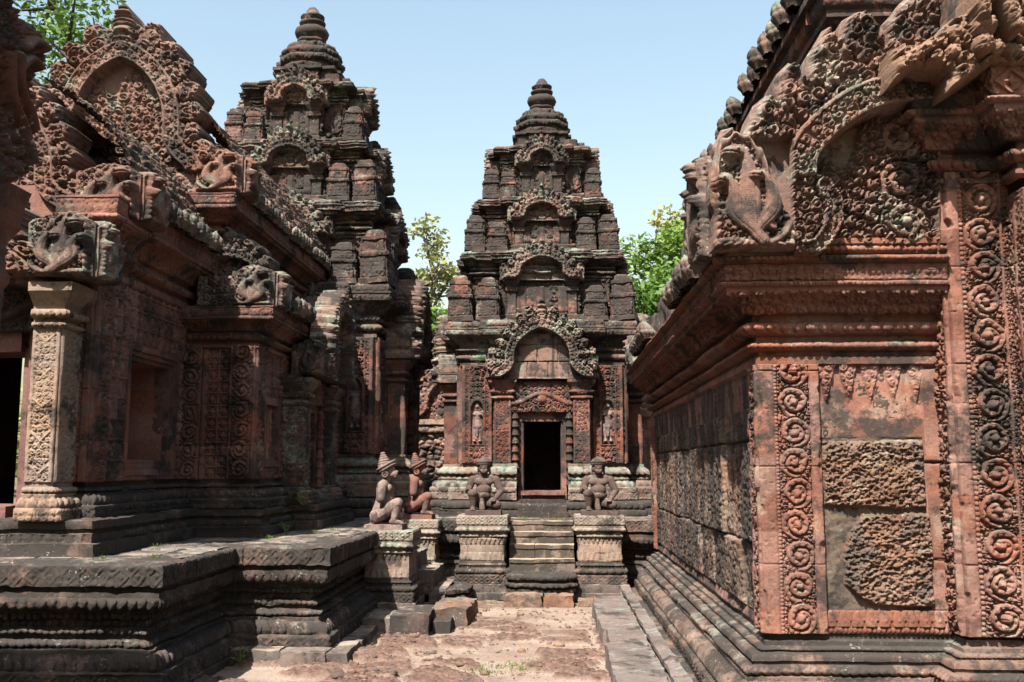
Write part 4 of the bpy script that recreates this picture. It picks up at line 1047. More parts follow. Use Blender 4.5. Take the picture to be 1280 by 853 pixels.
# ------------------------------------------------------------------ the terrace the sanctuaries stand on
ter = empty('temple_terrace', (-1.9, 13.3, 0), 0, 'long waist-high moulded stone terrace, blackened, that carries both towers and the hall', 'terrace')
def tb_(mb, name, mat, **k):
    o = mb.build(name, mat, None, loc=(-1.9, 13.3, 0), **k); o.parent = ter; o.location = (0, 0, 0); return o
TP = [(-5.2, 7.0), (-2.72, 7.0), (-2.72, 8.6), (-1.9, 8.6), (-1.9, 13.3), (4.6, 13.3)]
TPROF = [(.05, 0), (.05, .055), (.02, .06), (.02, .19, 'loz', .0045, 0, .15), (-.02, .20), (-.11, .30, 'petal', .012, .03, .072), (-.11, .33), (-.145, .335), (-.145, .385, 'bead', .014, .012, .055), (-.19, .395), (-.19, .42), (-.17, .425), (-.17, .47, 'bead', .010, .01, .05), (-.2, .475), (-.2, .53, 'pend', .008, 0, .06),
         (-.17, .535), (-.15, .58, 'bead', .014, .012, .055), (-.13, .585), (-.13, .61), (-.10, .62), (-.03, .70, 'petaldn', .012, .025, .07), (-.03, .735), (-.055, .74), (-.055, .77), (0, .78), (0, .92, 'loz', .0048, 0, .125), (-.03, .93), (-.35, .935)]
mb = MB(); moulding(mb, TP, TPROF, res=.0092, seed=60, joint=.85, jit=.012)
tb_(mb, 'moulded_side', M['base'], wear=.008, freq=13)
mb = MB()
pv = lambda sd: (lambda u, v: .012 * (fbm2(u * 3, v * 3, sd) - .5) + lowwall(u, v, .62, .8, sd) * .6)
panel(mb, (-5.2, 7.1, .93), (1, 0, 0), (0, 1, 0), 2.4, 1.6, .03, pv(1), 0, 0); panel(mb, (-5.2, 8.7, .93), (1, 0, 0), (0, 1, 0), 3.2, 4.7, .03, pv(2), 0, 0); panel(mb, (-6.6, 13.4, .93), (1, 0, 0), (0, 1, 0), 11.1, 5.2, .035, pv(3), 0, 0)
tb_(mb, 'paving', M['slab'], wear=.003)

# ------------------------------------------------------------------ stairs
def steps(mb, x0, x1, rs, top, depth_end):      # rs: [(y front of riser, z top of tread)] from the bottom up, climbing along +y
    for i, (y, z) in enumerate(rs):
        zb = 0 if i == 0 else rs[i - 1][1] - .05
        yb = rs[i + 1][0] + .06 if i + 1 < len(rs) else depth_end
        q = rng.uniform(.3, .7); xm = x0 + (x1 - x0) * q
        for a, b in (((x0, xm - .003), (xm + .003, x1)) if i == 1 else ((x0, x1),)):
            yy = y + rng.uniform(-.012, .012); mb.box((a, yy + .014, zb), (b, yb, z - .045), .03); mb.box((a, yy, z - .045), (b, yb, z + rng.uniform(-.006, .006)), .03)
st = empty('stone_staircase', (-.14, 12.6, 0), 0, 'worn sandstone steps climbing to the dark doorway between the two frontal statues', 'stairs')
mb = MB(); steps(mb, -.545, .265, [(12.56, .49), (12.74, .65), (12.92, .79), (13.10, .925)], .93, 13.35)
M['stair'] = stone('tan_stair_sandstone', (.30, .225, .17), (.20, .145, .112), dark=(.03, .025, .02), dark_amt=.6, lit_top=.9, lich=(.44, .38, .31), lich_amt=.3, streak=.15, block=.25)
o = mb.build('steps', M['stair'], None, loc=(-.14, 12.6, 0), wear=.010, freq=7); o.parent = st; o.location = (0, 0, 0)
mb = MB()
arc = [(-.55, 12.56)] + [(-.14 + .42 * math.sin(t), 12.34 - .17 * math.cos(t)) for t in np.linspace(-1.45, 1.45, 9)] + [(.27, 12.56)]
moulding(mb, arc, [(0, .12), (0, .16), (-.03, .165), (.0, .19), (.02, .225, 'petal', .010, .012, .08), (0, .23), (-.03, .24), (-.03, .265), (.01, .275), (.01, .32, 'bead', .006, 0, .05), (-.01, .33), (-.2, .334)], res=.011, joint=.3)
panel(mb, (-.5, 12.3, .332), (1, 0, 0), (0, 1, 0), .72, .3, .03, lambda u, v: 0 * u, .1)
o = mb.build('moonstone', M['base'], None, loc=(-.14, 12.6, 0), wear=.008); o.parent = st; o.location = (0, 0, 0)
st2 = empty('stone_staircase', (-1.5, 12.25, 0), 0, 'side stairs with a broken moonstone between the two statues shown in profile', 'stairs')
mb = MB(); Rm = Matrix.Rotation(R(90), 4, 'Z')
steps(mb, 11.72, 12.78, [(1.22, .22), (1.38, .42), (1.58, .62), (1.76, .80)], .93, 2.0)   # climbs toward -x: built along +y, then turned
V = np.concatenate(mb.v); mb.v = [np.stack([-V[:, 1], V[:, 0], V[:, 2]], 1)]
o = mb.build('steps', M['slab'], None, loc=(-1.5, 12.25, 0), wear=.012, freq=7); o.parent = st2; o.location = (0, 0, 0)
mb = MB(); arc = [(-1.3, 11.7)] + [(-1.2 + .22 * math.cos(t), 12.25 + .48 * math.sin(t)) for t in np.linspace(-1.45, 1.45, 9)] + [(-1.3, 12.8)]
moulding(mb, arc, [(.03, 0), (.03, .06), (0, .07), (.0, .12, 'petal', .010, .012, .08), (-.03, .13), (-.03, .15), (.01, .16), (.01, .20), (-.2, .21)], res=.013, joint=.25, jit=.02)
o = mb.build('moonstone', M['base'], None, loc=(-1.5, 12.25, 0), wear=.016); o.parent = st2; o.location = (0, 0, 0)

# ------------------------------------------------------------------ pedestals
def pedestal(x, y, hx, hy, h, mat, label, z0=0, seed=0, plain_front=False):
    r = empty('statue_pedestal', (x, y, z0), 0, label, 'pedestal', 'pedestals flanking the stairs')
    mb = MB(); P = [(-hx, -hy), (hx, -hy), (hx, hy), (-hx, hy)]
    s = h / 1.02; pr = [(.09, 0), (.09, .085), (.045, .09), (.045, .185), (.02, .19)]
    moulding(mb, P, [(o, z * s) for o, z in pr], closed=True, res=.012, seed=seed, joint=.5)
    mb.build('footing', M['slab'], r, wear=.006)
    mb = MB(); pr = [(.02, .185), (.02, .30, 'loz', .008, 0, .13), (0, .305), (-0.022, .375, 'petal', .014, .02, .085), (-0.022, .395), (-0.030, .40), (-0.030, .435, 'bead', .008, .01, .04), (-0.037, .44), (-0.037, .46), (-0.043, .465)]
    moulding(mb, P, [(o, z * s) + tuple(k) for o, z, *k in pr], closed=True, res=.009, seed=seed, joint=.7)
    mb.build('base_moulding', M['base'] if not plain_front else mat, r, wear=.003)
    mb = MB(); pr = [(-0.043, .465), (-0.043, .57, 'pendup', .009, 0, .06), (-0.043, .66), (-0.043, .745, 'pend', .010, 0, .055), (-0.035, .75)]
    moulding(mb, P, [(o, z * s) + tuple(k) for o, z, *k in pr], closed=True, res=.009, seed=seed + 1, joint=.6)
    mb.build('die', M['ped'], r, wear=.003)
    mb = MB(); pr = [(-0.035, .75), (-0.030, .79, 'bead', .008, .01, .04), (-0.033, .795), (-0.033, .815), (-0.022, .82), (-0.005, .875, 'petaldn', .012, .02, .075), (-0.005, .89), (-0.013, .895), (-0.013, .905), (0, .91), (0, 1.01, 'loz', .007, 0, .115), (-0.005, 1.02), (-max(hx, hy) + .02, 1.021)]
    moulding(mb, P, [(o, z * s) + tuple(k) for o, z, *k in pr], closed=True, res=.009, seed=seed + 2, joint=.9)
    mb.build('cap', mat, r, wear=.003)
    return r
M['capst'] = stone('lichened_cap_sandstone', (.40, .32, .26), (.30, .235, .19), dark_amt=.36, lich=(.42, .42, .35), lich_amt=.5, streak=.1, block=.1)
pedestal(-.875, 12.85, .315, .315, 1.02, M['capst'], 'carved stone pedestal left of the central stairs, with a dark frontal statue on it', 0, 1)
pedestal(.585, 12.85, .305, .315, 1.02, M['capst'], 'carved stone pedestal right of the central stairs, under a dark frontal statue', 0, 2)
pedestal(-1.80, 11.25, .285, .345, .93, M['capst'], 'nearest carved pedestal, pale cap with a row of lozenges, under the pale profile statue', 0, 3)
pedestal(-1.74, 13.22, .27, .32, .95, M['capst'], 'plain pale-faced pedestal under the reddish profile statue, behind the side stairs', 0, 4, True)

# ------------------------------------------------------------------ loose blocks, kerbs and steps round the court
def block(name, a, b, mat, label, cat, group=None, wear=.02, freq=5, rz=0, res=.025, tilt=0):
    c = [(a[0] + b[0]) / 2, (a[1] + b[1]) / 2, a[2]]
    mb = MB(); mb.box(a, b, res); o = mb.build(name, mat, None, loc=c, wear=wear, freq=freq)
    o.rotation_euler = (tilt, tilt * .5, rz); return tag(o, label, cat, group)
block('laterite_block', (-.56, 11.93, -.03), (-.13, 12.2, .13), M['laterite'], 'rough reddish laterite block under the left half of the central moonstone step', 'block', None, .022, 9)
block('laterite_block', (-.11, 11.95, -.03), (.24, 12.2, .125), M['laterite'], 'rough reddish laterite block under the right half of the central moonstone step', 'block', None, .022, 9)
block('laterite_block', (.30, 12.0, -.03), (.97, 12.3, .06), M['laterite'], 'thin crumbling laterite slab in front of the right-hand pedestal', 'block', None, .02, 8)
block('laterite_block', (-1.24, 10.45, -.03), (-.86, 11.35, .17), M['laterite'], 'squared pinkish laterite block lying loose on the court by the side stairs', 'block', None, .022, 7, R(-2))
kx = -2.10
for i, (x0, x1, y0, y1, z, lab) in enumerate((
        (-2.08, -1.86, 10.05, 10.72, .13, 'small kerb stone at the foot of the nearest pedestal, leftmost of three'), (-1.85, -1.62, 10.02, 10.72, .13, 'small kerb stone at the foot of the nearest pedestal, middle of three'),
        (-1.60, -1.22, 9.95, 10.75, .17, 'largest dark kerb stone at the foot of the nearest pedestal'), (-1.19, -1.02, 10.1, 10.8, .09, 'low narrow slab leaning beside the dark kerb stone'))):
    block('kerb_stone', (x0, y0, -.03), (x1, y1, z), M['slab'] if i < 2 else M['base'], lab, 'kerb stone', None, .014, 6, R(rng.uniform(-2, 2)))
tx = [(-2.66, -2.26, 8.36, 8.58), (-2.25, -1.86, 8.34, 8.58), (-1.93, -1.70, 8.36, 8.98), (-1.92, -1.70, 9.0, 9.5), (-1.93, -1.72, 9.53, 9.98)]
for i, (x0, x1, y0, y1) in enumerate(tx):
    block('kerb_stone', (x0, y0, -.03), (x1, y1, .115 - .01 * i), M['slab'], ['dark kerb stone along the terrace foot, leftmost and nearest the camera', 'kerb stone along the terrace foot, just left of its outer corner', 'kerb stone on the outer corner of the terrace foot',
          'kerb stone second behind the outer corner of the terrace foot', 'kerb stone third behind the outer corner of the terrace foot'][i], 'kerb stone', 'kerb stones along the terrace foot', .012, 6, R(rng.uniform(-1.5, 1.5)))
M['step'] = stone('grey_step_sandstone', (.26, .20, .18), (.19, .145, .13), dark_amt=.3, lich=(.36, .33, .31), lich_amt=.3, streak=0, block=.15)
sb = empty('stone_step', (.65, 9, 0), 0, 'low grey stone step with broken edges lying along the foot of the library', 'step')
mb = MB(); y = 4.0
while y < 11.7:
    y2 = min(11.75, y + rng.uniform(.7, 1.5)); mb.box((.46 + rng.uniform(-.03, .03), y, -.03), (.80, y2 - .006, .15 + rng.uniform(-.006, .006)), .03); y = y2
o = mb.build('tread', M['step'], None, loc=(.65, 9, 0), wear=.014, freq=5); o.parent = sb; o.location = (0, 0, 0)
mb = MB(); moulding(mb, [(.86, 12.4), (.86, 3.8)], [(.05, -.02), (.05, .11), (.02, .12), (.02, .15), (.045, .155), (.045, .19), (-.06, .20)], res=.02, joint=1.1, jit=.02)
o = mb.build('kerb', M['step'], None, loc=(.65, 9, 0), wear=.012, freq=4); o.parent = sb; o.location = (0, 0, 0)
# ------------------------------------------------------------------ the carved hall on the left (mandapa)
HO = (-3.8, 8.05, .93)
hall = empty('carved_hall', HO, 0, 'long dark red sandstone hall with brick vaults and gables leading to the tallest tower', 'building')
def hb(mb, name, mat, par=None, **k):
    k.setdefault('wear', .004)
    o = mb.build(name, mat, None, loc=HO, **k); o.parent = par or hall; o.location = (0, 0, 0); return o
def hloc(x, y, z): return (x - HO[0], y - HO[1], z - HO[2])
M['hall'] = stone('dark_hall_sandstone', (.31, .145, .11), (.20, .095, .075), dark_amt=.44, lich=(.25, .28, .23), lich_amt=.2, streak=.3, block=.4, bsize=(.5, .5, .45), pale=(.42, .29, .19), pale_amt=.35)
mb = MB()
moulding(mb, [(-6.2, 7.6), (-3.52, 7.6), (-3.52, 9.82), (-2.86, 9.82), (-2.86, 11.0), (-2.6, 11.0), (-2.6, 12.9), (-2.86, 12.9), (-2.86, 14.0)], [(.04, .93), (.04, 1.03), (0, 1.035), (0, 1.10, 'bead', .005, 0, .08), (-.03, 1.105), (-.03, 1.13), (.0, 1.14), (.0, 1.20), (-.4, 1.21)], res=.012, seed=71, joint=.8, jit=.012)
hb(mb, 'plinth', M['base'], wear=.007)
WPATH = [(-4.05, 8.05), (-3.8, 8.05), (-3.8, 10.1), (-3.05, 10.1), (-3.05, 14.1)]
mb = MB()
moulding(mb, WPATH, [(.16, 1.20), (.16, 1.30, 'fol', .012, 0, .055), (.13, 1.31), (.06, 1.38, 'petal', .014, .02, .085), (.06, 1.40), (.03, 1.405), (.03, 1.445, 'bead', .010, .01, .045), (.0, 1.455), (.0, 1.50)], res=.0105, seed=72, joint=.7, jit=.008)
hb(mb, 'base_moulding', M['base'])
HZ0, HZ1 = 1.49, 3.22
def strips(*st):                                # faces made of vertical carved strips
    def f(u, v):
        h = 0 * u
        for a, b, kind in st:
            m = (u >= a) & (u < b); w = b - a; x = u - (a + b) / 2
            e = np.clip((w / 2 - np.abs(x)) / .008, 0, 1)
            k = {'rin': lambda: .045 * rinceau(x, v, w, 3), 'fol': lambda: .035 * leaves(u, v, min(.075, w * .5), 4), 'sq': lambda: .026 * squares(u - a, v, w / max(1, round(w / .15))), 'plain': lambda: .016 + 0 * u}[kind]()
            h = np.where(m, k * e, h)
        r = np.floor(v / .42 + .2); ed = np.abs(v / .42 + .2 - np.round(v / .42 + .2)) * .42
        return h - .014 * np.clip(1 - ed / .008, 0, 1) + .012 * (_h(r, r * 0 + 3, r * 0 + 1) - .5) + .006 * fbm2(u * 12, v * 12, 5)
    return f
def face_x(mb, x, y0, y1, z0, z1, f, res=.0085, dp=.08): panel(mb, (x, y0, z0), (0, 1, 0), (0, 0, 1), y1 - y0, z1 - z0, res, f, dp)
def face_y(mb, y, x0, x1, z0, z1, f, res=.0075, dp=.08): panel(mb, (x0, y, z0), (1, 0, 0), (0, 0, 1), x1 - x0, z1 - z0, res, f, dp)
mb = MB()
face_y(mb, 8.0, -4.05, -3.78, HZ0, HZ1, strips((0, .20, 'rin'), (.20, .27, 'plain')))
face_x(mb, -3.77, 8.0, 8.30, HZ0, HZ1, strips((0, .07, 'plain'), (.07, .27, 'rin'), (.27, .30, 'plain')))
hb(mb, 'corner_pilaster', M['hall'])
mb = MB()
face_x(mb, -3.79, 8.30, 8.66, HZ0, HZ1, strips((0, .36, 'sq')))
face_x(mb, -3.79, 9.86, 10.1, HZ0, HZ1, strips((0, .24, 'sq')))
face_x(mb, -3.79, 8.64, 9.88, 2.72, HZ1, strips((0, 1.24, 'sq')))
face_x(mb, -3.79, 8.64, 9.88, HZ0, 1.56, strips((0, 1.24, 'plain')))
hb(mb, 'carved_wall', M['hall'])
# window: stepped frame and a deep smooth reveal closed at the back
win = bpy.data.objects.new('window', None); COL.objects.link(win); win.parent = hall; win.empty_display_size = .1
mb = MB()
for i, (a, b, x) in enumerate(((.0, .055, -3.755), (.055, .10, -3.775), (.10, .14, -3.80))):
    y0, y1, z0, z1 = 8.66 + a, 9.86 - a, 1.54 + a, 2.72 - a; t = b - a
    mb.box((-3.95, y0, z0 + t), (x, y0 + t, z1 - t), .04); mb.box((-3.95, y1 - t, z0 + t), (x, y1, z1 - t), .04); mb.box((-3.95, y0, z1 - t), (x - .002, y1, z1), .04); mb.box((-3.95, y0, z0), (x - .002, y1, z0 + t), .04)
hb(mb, 'frame', M['hall'], win)
mb = MB(); q = lambda *p: mb.grid(np.array(p, float).reshape(2, 2, 3))
y0, y1, z0, z1, xa, xb = 8.80, 9.72, 1.68, 2.58, -3.85, -4.35
q((xa, y1, z0), (xb, y1, z0), (xa, y1, z1), (xb, y1, z1)); q((xa, y0, z0), (xa, y0, z1), (xb, y0, z0), (xb, y0, z1)); q((xb, y0, z0), (xb, y0, z1), (xb, y1, z0), (xb, y1, z1)); q((xa, y0, z0), (xb, y0, z0), (xa, y1, z0), (xb, y1, z0)); q((xa, y0, z1), (xa, y1, z1), (xb, y0, z1), (xb, y1, z1))
hb(mb, 'reveal', stone('smooth_window_stone', (.42, .19, .14), (.32, .14, .10), dark_amt=.2, lich_amt=0, streak=.2, block=.1), win, wear=0)
# connecting part: end wall, false window with balusters, side door porch
mb = MB()
face_y(mb, 10.06, -3.80, -3.60, HZ0, 2.86, strips((0, .20, 'rin')))
face_y(mb, 10.09, -3.60, -3.30, HZ0, 2.86, strips((0, .05, 'plain'), (.05, .30, 'sq')))
face_y(mb, 10.05, -3.30, -3.03, HZ0, 2.86, strips((0, .03, 'plain'), (.03, .24, 'rin'), (.24, .27, 'plain')))
face_x(mb, -3.02, 10.05, 10.34, HZ0, 2.86, strips((0, .05, 'plain'), (.05, .26, 'rin'), (.26, .29, 'plain')))
face_x(mb, -3.06, 10.34, 11.02, 2.35, 2.86, strips((0, .68, 'sq')))
face_x(mb, -3.06, 10.34, 11.02, HZ0, 1.62, strips((0, .68, 'fol')))
hb(mb, 'side_wall', M['hall'])
mb = MB(); face_x(mb, -3.05, 12.80, 14.1, HZ0, 2.86, strips((0, .3, 'rin'), (.3, 1.3, 'sq')), .012); hb(mb, 'side_wall', M['hall'])
bw_ = bpy.data.objects.new('baluster_window', None); COL.objects.link(bw_); bw_.parent = hall; bw_.empty_display_size = .1
mb = MB()
for (a, b, c, d) in ((10.38, 10.46, 1.62, 2.36), (10.92, 11.0, 1.62, 2.36)): mb.box((-3.3, a, c), (-3.02, b, d), .04)
mb.box((-3.3, 10.46, 2.28), (-3.022, 10.92, 2.36), .04); mb.box((-3.3, 10.46, 1.62), (-3.022, 10.92, 1.70), .04); mb.box((-3.35, 10.4, 1.65), (-3.22, 11.0, 2.3), .1)
hb(mb, 'frame', M['hall'], bw_)
pb = [(.040, 0), (.040, .04), (.030, .05), (.036, .07), (.028, .10), (.040, .13), (.040, .16), (.028, .18)]
for i in range(5):
    mb = MB(); lathe(mb, [(r, 1.70 + z + .195 * k) for k in range(3) for r, z in pb], 16, (-3.12, 10.51 + .09 * i, 0)); hb(mb, 'baluster', M['pink'], bw_, wear=.002)
# side door porch facing right
pch = []
for y in (11.08, 12.42):
    mb = MB(); a, b = y, y + .26
    P = [(-3.05, a), (-2.78, a), (-2.78, b), (-3.05, b)]
    moulding(mb, P, [(.09, 1.20), (.09, 1.30, 'fol', .008), (.03, 1.36, 'petal', .01, .015, .08), (.03, 1.38), (.0, 1.40), (.0, 2.30, 'fol', .014, 0, .075), (.03, 2.31), (.03, 2.36, 'bead', .008, .01, .045), (.0, 2.37), (.0, 2.39), (.05, 2.40), (.05, 2.45, 'bead', .008, .012, .05), (.02, 2.46), (.10, 2.56), (.10, 2.61), (-.05, 2.62)], res=.011, seed=80, joint=0)
    hb(mb, 'porch_column', M['trim'])
mb = MB()
mb.box((-3.1, 11.42, 1.2), (-2.93, 11.52, 2.28), .04); mb.box((-3.1, 12.24, 1.2), (-2.93, 12.34, 2.28), .04); mb.box((-3.1, 11.42, 2.28), (-2.925, 12.34, 2.38), .04); mb.box((-3.1, 11.42, 1.2), (-2.87, 12.34, 1.26), .04)
hb(mb, 'side_door_frame', M['hall'])
for y in (11.38, 12.38):
    mb = MB(); lathe(mb, [(r, 1.24 + .12 * k + z) for k in range(9) for r, z in ((.035, 0), (.052, .012), (.052, .03), (.04, .045), (.046, .06), (.036, .08), (.034, .118))], 16, (-2.90, y, 0)); hb(mb, 'colonnette', M['hall'], wear=.002)
mb = MB(); face_x(mb, -2.86, 11.1, 12.66, 2.36, 2.66, lambda u, v: .03 * leaves(u, v, .08, 3), .010, .2); hb(mb, 'side_lintel', M['hall'])
mb = MB(); face_x(mb, -3.04, 11.0, 11.45, HZ0, 2.86, strips((0, .45, 'fol')), .011); hb(mb, 'door_wall', M['hall']); mb = MB(); face_x(mb, -3.04, 12.3, 12.85, HZ0, 2.86, strips((0, .55, 'fol')), .011); hb(mb, 'door_wall', M['hall'])
mb = MB(); q((-3.0, 12.24, 1.2), (-4.0, 12.24, 1.2), (-3.0, 12.24, 2.3), (-4.0, 12.24, 2.3)); q((-3.0, 11.52, 1.2), (-3.0, 11.52, 2.3), (-4.0, 11.52, 1.2), (-4.0, 11.52, 2.3)); q((-4.0, 11.5, 1.2), (-4.0, 11.5, 2.3), (-4.0, 12.3, 1.2), (-4.0, 12.3, 2.3)); q((-3, 11.5, 1.22), (-4, 11.5, 1.22), (-3, 12.3, 1.22), (-4, 12.3, 1.22)); q((-3, 11.5, 2.29), (-3, 12.3, 2.29), (-4, 11.5, 2.29), (-4, 12.3, 2.29))
hb(mb, 'side_passage', M['inner'], wear=0)
o = pediment('side_pediment', .64, .90, .14, .07, 21, 90, M['trim'], .0095, .16, hall, hloc(-2.62, 11.88, 2.66), R(90), 'fol', False)
naga('naga_finial', .24, .36, M['trim'], .010, hall, hloc(-2.60, 11.12, 2.66), R(90), False, 12, .35, 3, True); naga('naga_finial', .24, .36, M['trim'], .010, hall, hloc(-2.60, 12.64, 2.66), R(90), True, 12, .35, 3, True)
naga('naga_finial', .30, .40, M['trim'], .009, hall, hloc(-2.58, 11.13, 2.66), 0, True, 14, .3, 3, True)
# cornices
CR = lambda z, h, o: [(0, z), (.035, z + .04 * h), (.035, z + .13 * h), (.01, z + .15 * h), (.01, z + .20 * h), (.06, z + .22 * h), (.06, z + .34 * h, 'bead', .012, .014, .06), (.03, z + .36 * h), (.03, z + .42 * h), (.07, z + .44 * h), (o - .03, z + .66 * h, 'fol', .012, -.02, .06), (o, z + .68 * h), (o, z + .74 * h, 'bead', .006, 0, .04), (o - .02, z + .76 * h), (o - .01, z + .96 * h, 'fol', .010, 0, .06), (o, z + .97 * h), (o, z + h), (-.1, z + h + .01)]
mb = MB(); moulding(mb, [(-4.05, 8.03), (-3.78, 8.03), (-3.78, 10.2)], CR(3.2, .62, .26), res=.0105, seed=83, joint=.9, jit=.01)
hb(mb, 'cornice', M['hall'])
mb = MB(); moulding(mb, [(-3.80, 10.07), (-3.04, 10.07), (-3.04, 14.1)], CR(2.82, .42, .22), res=.0105, seed=84, joint=.9, jit=.01)
hb(mb, 'low_cornice', M['hall'])
# corner serpents and gable fragments on the low cornice
naga('naga_finial', .44, .42, M['trim'], .008, hall, hloc(-2.82, 9.90, 3.24), 0, True, 21, .28, 3, True); naga('naga_finial', .40, .40, M['trim'], .009, hall, hloc(-2.80, 9.92, 3.24), R(90), False, 22, .3, 3, True)
mb = MB(); face_y(mb, 9.92, -3.62, -3.20, 3.24, 3.56, lambda u, v: .04 * leaves(u, v, .07, 9) + .02, .008, .3); hb(mb, 'carved_fragment', M['trim'])
o = pediment('small_gable', .42, .30, .09, .13, 11, 95, M['trim'], .009, .25, hall, hloc(-3.42, 10.25, 3.56), 0, 'fol', False)
tile_row(hloc(-2.80, 10.4, 3.26), hloc(-2.80, 11.1, 3.26), 6, R(90), M['trim'], hall, (), 1.15, 8)
mb = MB(); vault(mb, -2.82, 3.24, -3.3, 3.45, 10.3, 14.0, .025, 13, .10, False); hb(mb, 'aisle_roof', M['slab'])
for (a, b, sd) in (((-3.3, 12.9, 3.3), (-2.7, 13.5, 3.62), 1), ((-3.35, 12.5, 3.3), (-2.95, 12.95, 3.78), 2)):
    mb = MB(); mb.box(a, b, .04); hb(mb, 'roof_block', M['slab'], wear=.03, freq=4)
# tall nave with its cornice, brick vault and great gable
mb = MB(); NP = [(-5.35, 10.16), (-3.52, 10.16), (-3.52, 14.3)]
moulding(mb, NP, [(0, 3.2), (0, 3.96, 'pend', .01, 0, .25)] + CR(3.94, .50, .26), res=.0125, seed=86, joint=.8, jit=.01)
hb(mb, 'nave_wall', M['hall'])
mb = MB(); vault(mb, -3.30, 4.44, -4.42, 5.75, 10.2, 14.5, .017, 6, .26); vault(mb, -5.54, 4.44, -4.42, 5.75, 10.2, 14.5, .05, 6, .26)
hb(mb, 'brick_vault', M['brick'], wear=.012, freq=8)
tile_row(hloc(-3.28, 10.35, 4.45), hloc(-3.28, 14.3, 4.45), 29, R(90), M['trim'], hall, (11, 19), 1.1, 9)
mb = MB(); vault(mb, -3.54, 3.83, -4.55, 4.95, 8.2, 10.15, .014, 16, .20); vault(mb, -5.7, 3.83, -4.55, 4.95, 8.2, 10.15, .05, 16, .2)
hb(mb, 'low_brick_vault', M['brick'], wear=.012, freq=8)
tile_row(hloc(-3.51, 8.45, 3.84), hloc(-3.51, 10.0, 3.84), 11, R(90), M['trim'], hall, (), 1.1, 10)
M['gable'] = stone('gable_sandstone', (.31, .165, .12), (.23, .12, .09), dark_amt=.42, lich=(.33, .36, .29), lich_amt=.36, streak=.2, block=.3, bsize=(.6, .6, .35))
pediment('great_gable', .84, 1.36, .19, .23, 17, 100, M['gable'], .0085, .35, hall, hloc(-4.55, 10.02, 4.66), 0, 'fol', True, .10)
mb = MB(); face_y(mb, 10.0, -5.6, -3.30, 4.42, 4.68, lambda u, v: .03 * leaves(u, v, .085, 19), .009, .3); hb(mb, 'gable_base', M['gable'])
naga('naga_finial', .50, .46, M['gable'], .008, hall, hloc(-3.22, 9.98, 4.46), 0, True, 31, .35, 3, True); naga('naga_finial', .42, .42, M['gable'], .010, hall, hloc(-3.20, 10.0, 4.46), R(90), False, 32, .3, 3, True)
pediment('middle_gable', .80, 1.02, .17, .18, 17, 101, M['gable'], .008, .30, hall, hloc(-4.86, 8.16, 3.74), 0, 'fol', True, .09)
naga('naga_finial', .56, .48, M['gable'], .0065, hall, hloc(-3.46, 8.04, 3.68), 0, True, 33, .35, 3, True); naga('naga_finial', .46, .46, M['gable'], .008, hall, hloc(-3.44, 8.06, 3.68), R(90), False, 34, .3, 3, True)
mb = MB(); moulding(mb, [(-4.3, 7.98), (-3.62, 7.98), (-3.62, 8.4)], [(-.1, 3.30), (-.02, 3.36), (-.02, 3.44, 'bead', .012, .012, .07), (-.05, 3.46), (.06, 3.58, 'fol', .012, -.015, .06), (.09, 3.60), (.09, 3.67), (0, 3.69)], res=.010, joint=0)
hb(mb, 'gable_bracket', M['hall'])
pediment('porch_gable', .80, .72, .16, .15, 15, 102, M['gable'], .0075, .3, hall, hloc(-4.95, 7.62, 3.12), 0, 'fol', True, .08)
naga('naga_finial', .54, .52, M['trim'], .006, hall, hloc(-3.60, 7.56, 3.10), 0, True, 35, .35, 3, True); naga('naga_finial', .40, .48, M['trim'], .0075, hall, hloc(-3.58, 7.58, 3.10), R(90), False, 36, .3, 3, True)
# front porch: columns, lintel, door frame and the dark opening
for i, xc in enumerate((-4.0, -5.4)):
    mb = MB(); a, b = xc - .115, xc + .115; P = [(a, 7.68), (b, 7.68), (b, 8.0), (a, 8.0)]
    moulding(mb, P, [(.13, 1.20), (.13, 1.29, 'fol', .008, 0, .05), (.11, 1.30), (.04, 1.37, 'petal', .012, .018, .08), (.04, 1.40), (.02, 1.41), (.03, 1.45, 'bead', .006, .01, .04), (.0, 1.46), (.0, 1.50)], res=.008, seed=87, joint=0)
    moulding(mb, P, [(.0, 2.70), (.03, 2.71), (.03, 2.75, 'bead', .007, .01, .04), (.0, 2.76), (.0, 2.78), (.05, 2.79), (.05, 2.85, 'petal', .008, .012, .05), (.02, 2.86), (.02, 2.88), (.12, 2.99), (.12, 3.06), (-.1, 3.07)], res=.008, seed=88, joint=0)
    face_y(mb, 7.675, a + .002, b - .002, 1.49, 2.71, lambda u, v: np.where(np.abs(u - .113) < .085, .018 * np.maximum(leaves(u, v, .05, 3), .9 * np.clip(1 - np.abs(((v / .26) % 1) - .5 - np.abs(u - .113) * 3.4 + .25) / .09, 0, 1)), .014 + 0 * u), .0055)
    face_x(mb, b + .003, 7.68, 8.0, 1.49, 2.71, lambda u, v: np.where(np.abs(u - .16) < .12, .018 * np.maximum(leaves(u, v, .055, 6), .9 * np.clip(1 - np.abs(((v / .26) % 1) - .5 - np.abs(u - .16) * 2.6 + .25) / .09, 0, 1)), .014 + 0 * u), .0065)
    hb(mb, 'porch_column', M['buff'], wear=.002)
mb = MB(); face_y(mb, 7.98, -5.6, -3.86, 2.72, 3.10, lambda u, v: np.maximum(.045 * np.sqrt(np.clip(1 - (np.abs(v - .19 - .06 * np.cos(u * 9)) / .05) ** 2, 0, 1)), .03 * leaves(u, v, .075, 3)), .0075, .25)
mb.box((-5.6, 7.72, 3.08), (-3.84, 8.2, 3.14), .05); hb(mb, 'lintel', M['hall'])
mb = MB()
for (x0, x1, y) in ((-4.40, -4.34, 8.10), (-4.34, -4.27, 8.06), (-4.27, -4.21, 8.03)): mb.box((x0, y, 1.2), (x1, 8.5, 2.72), .05)
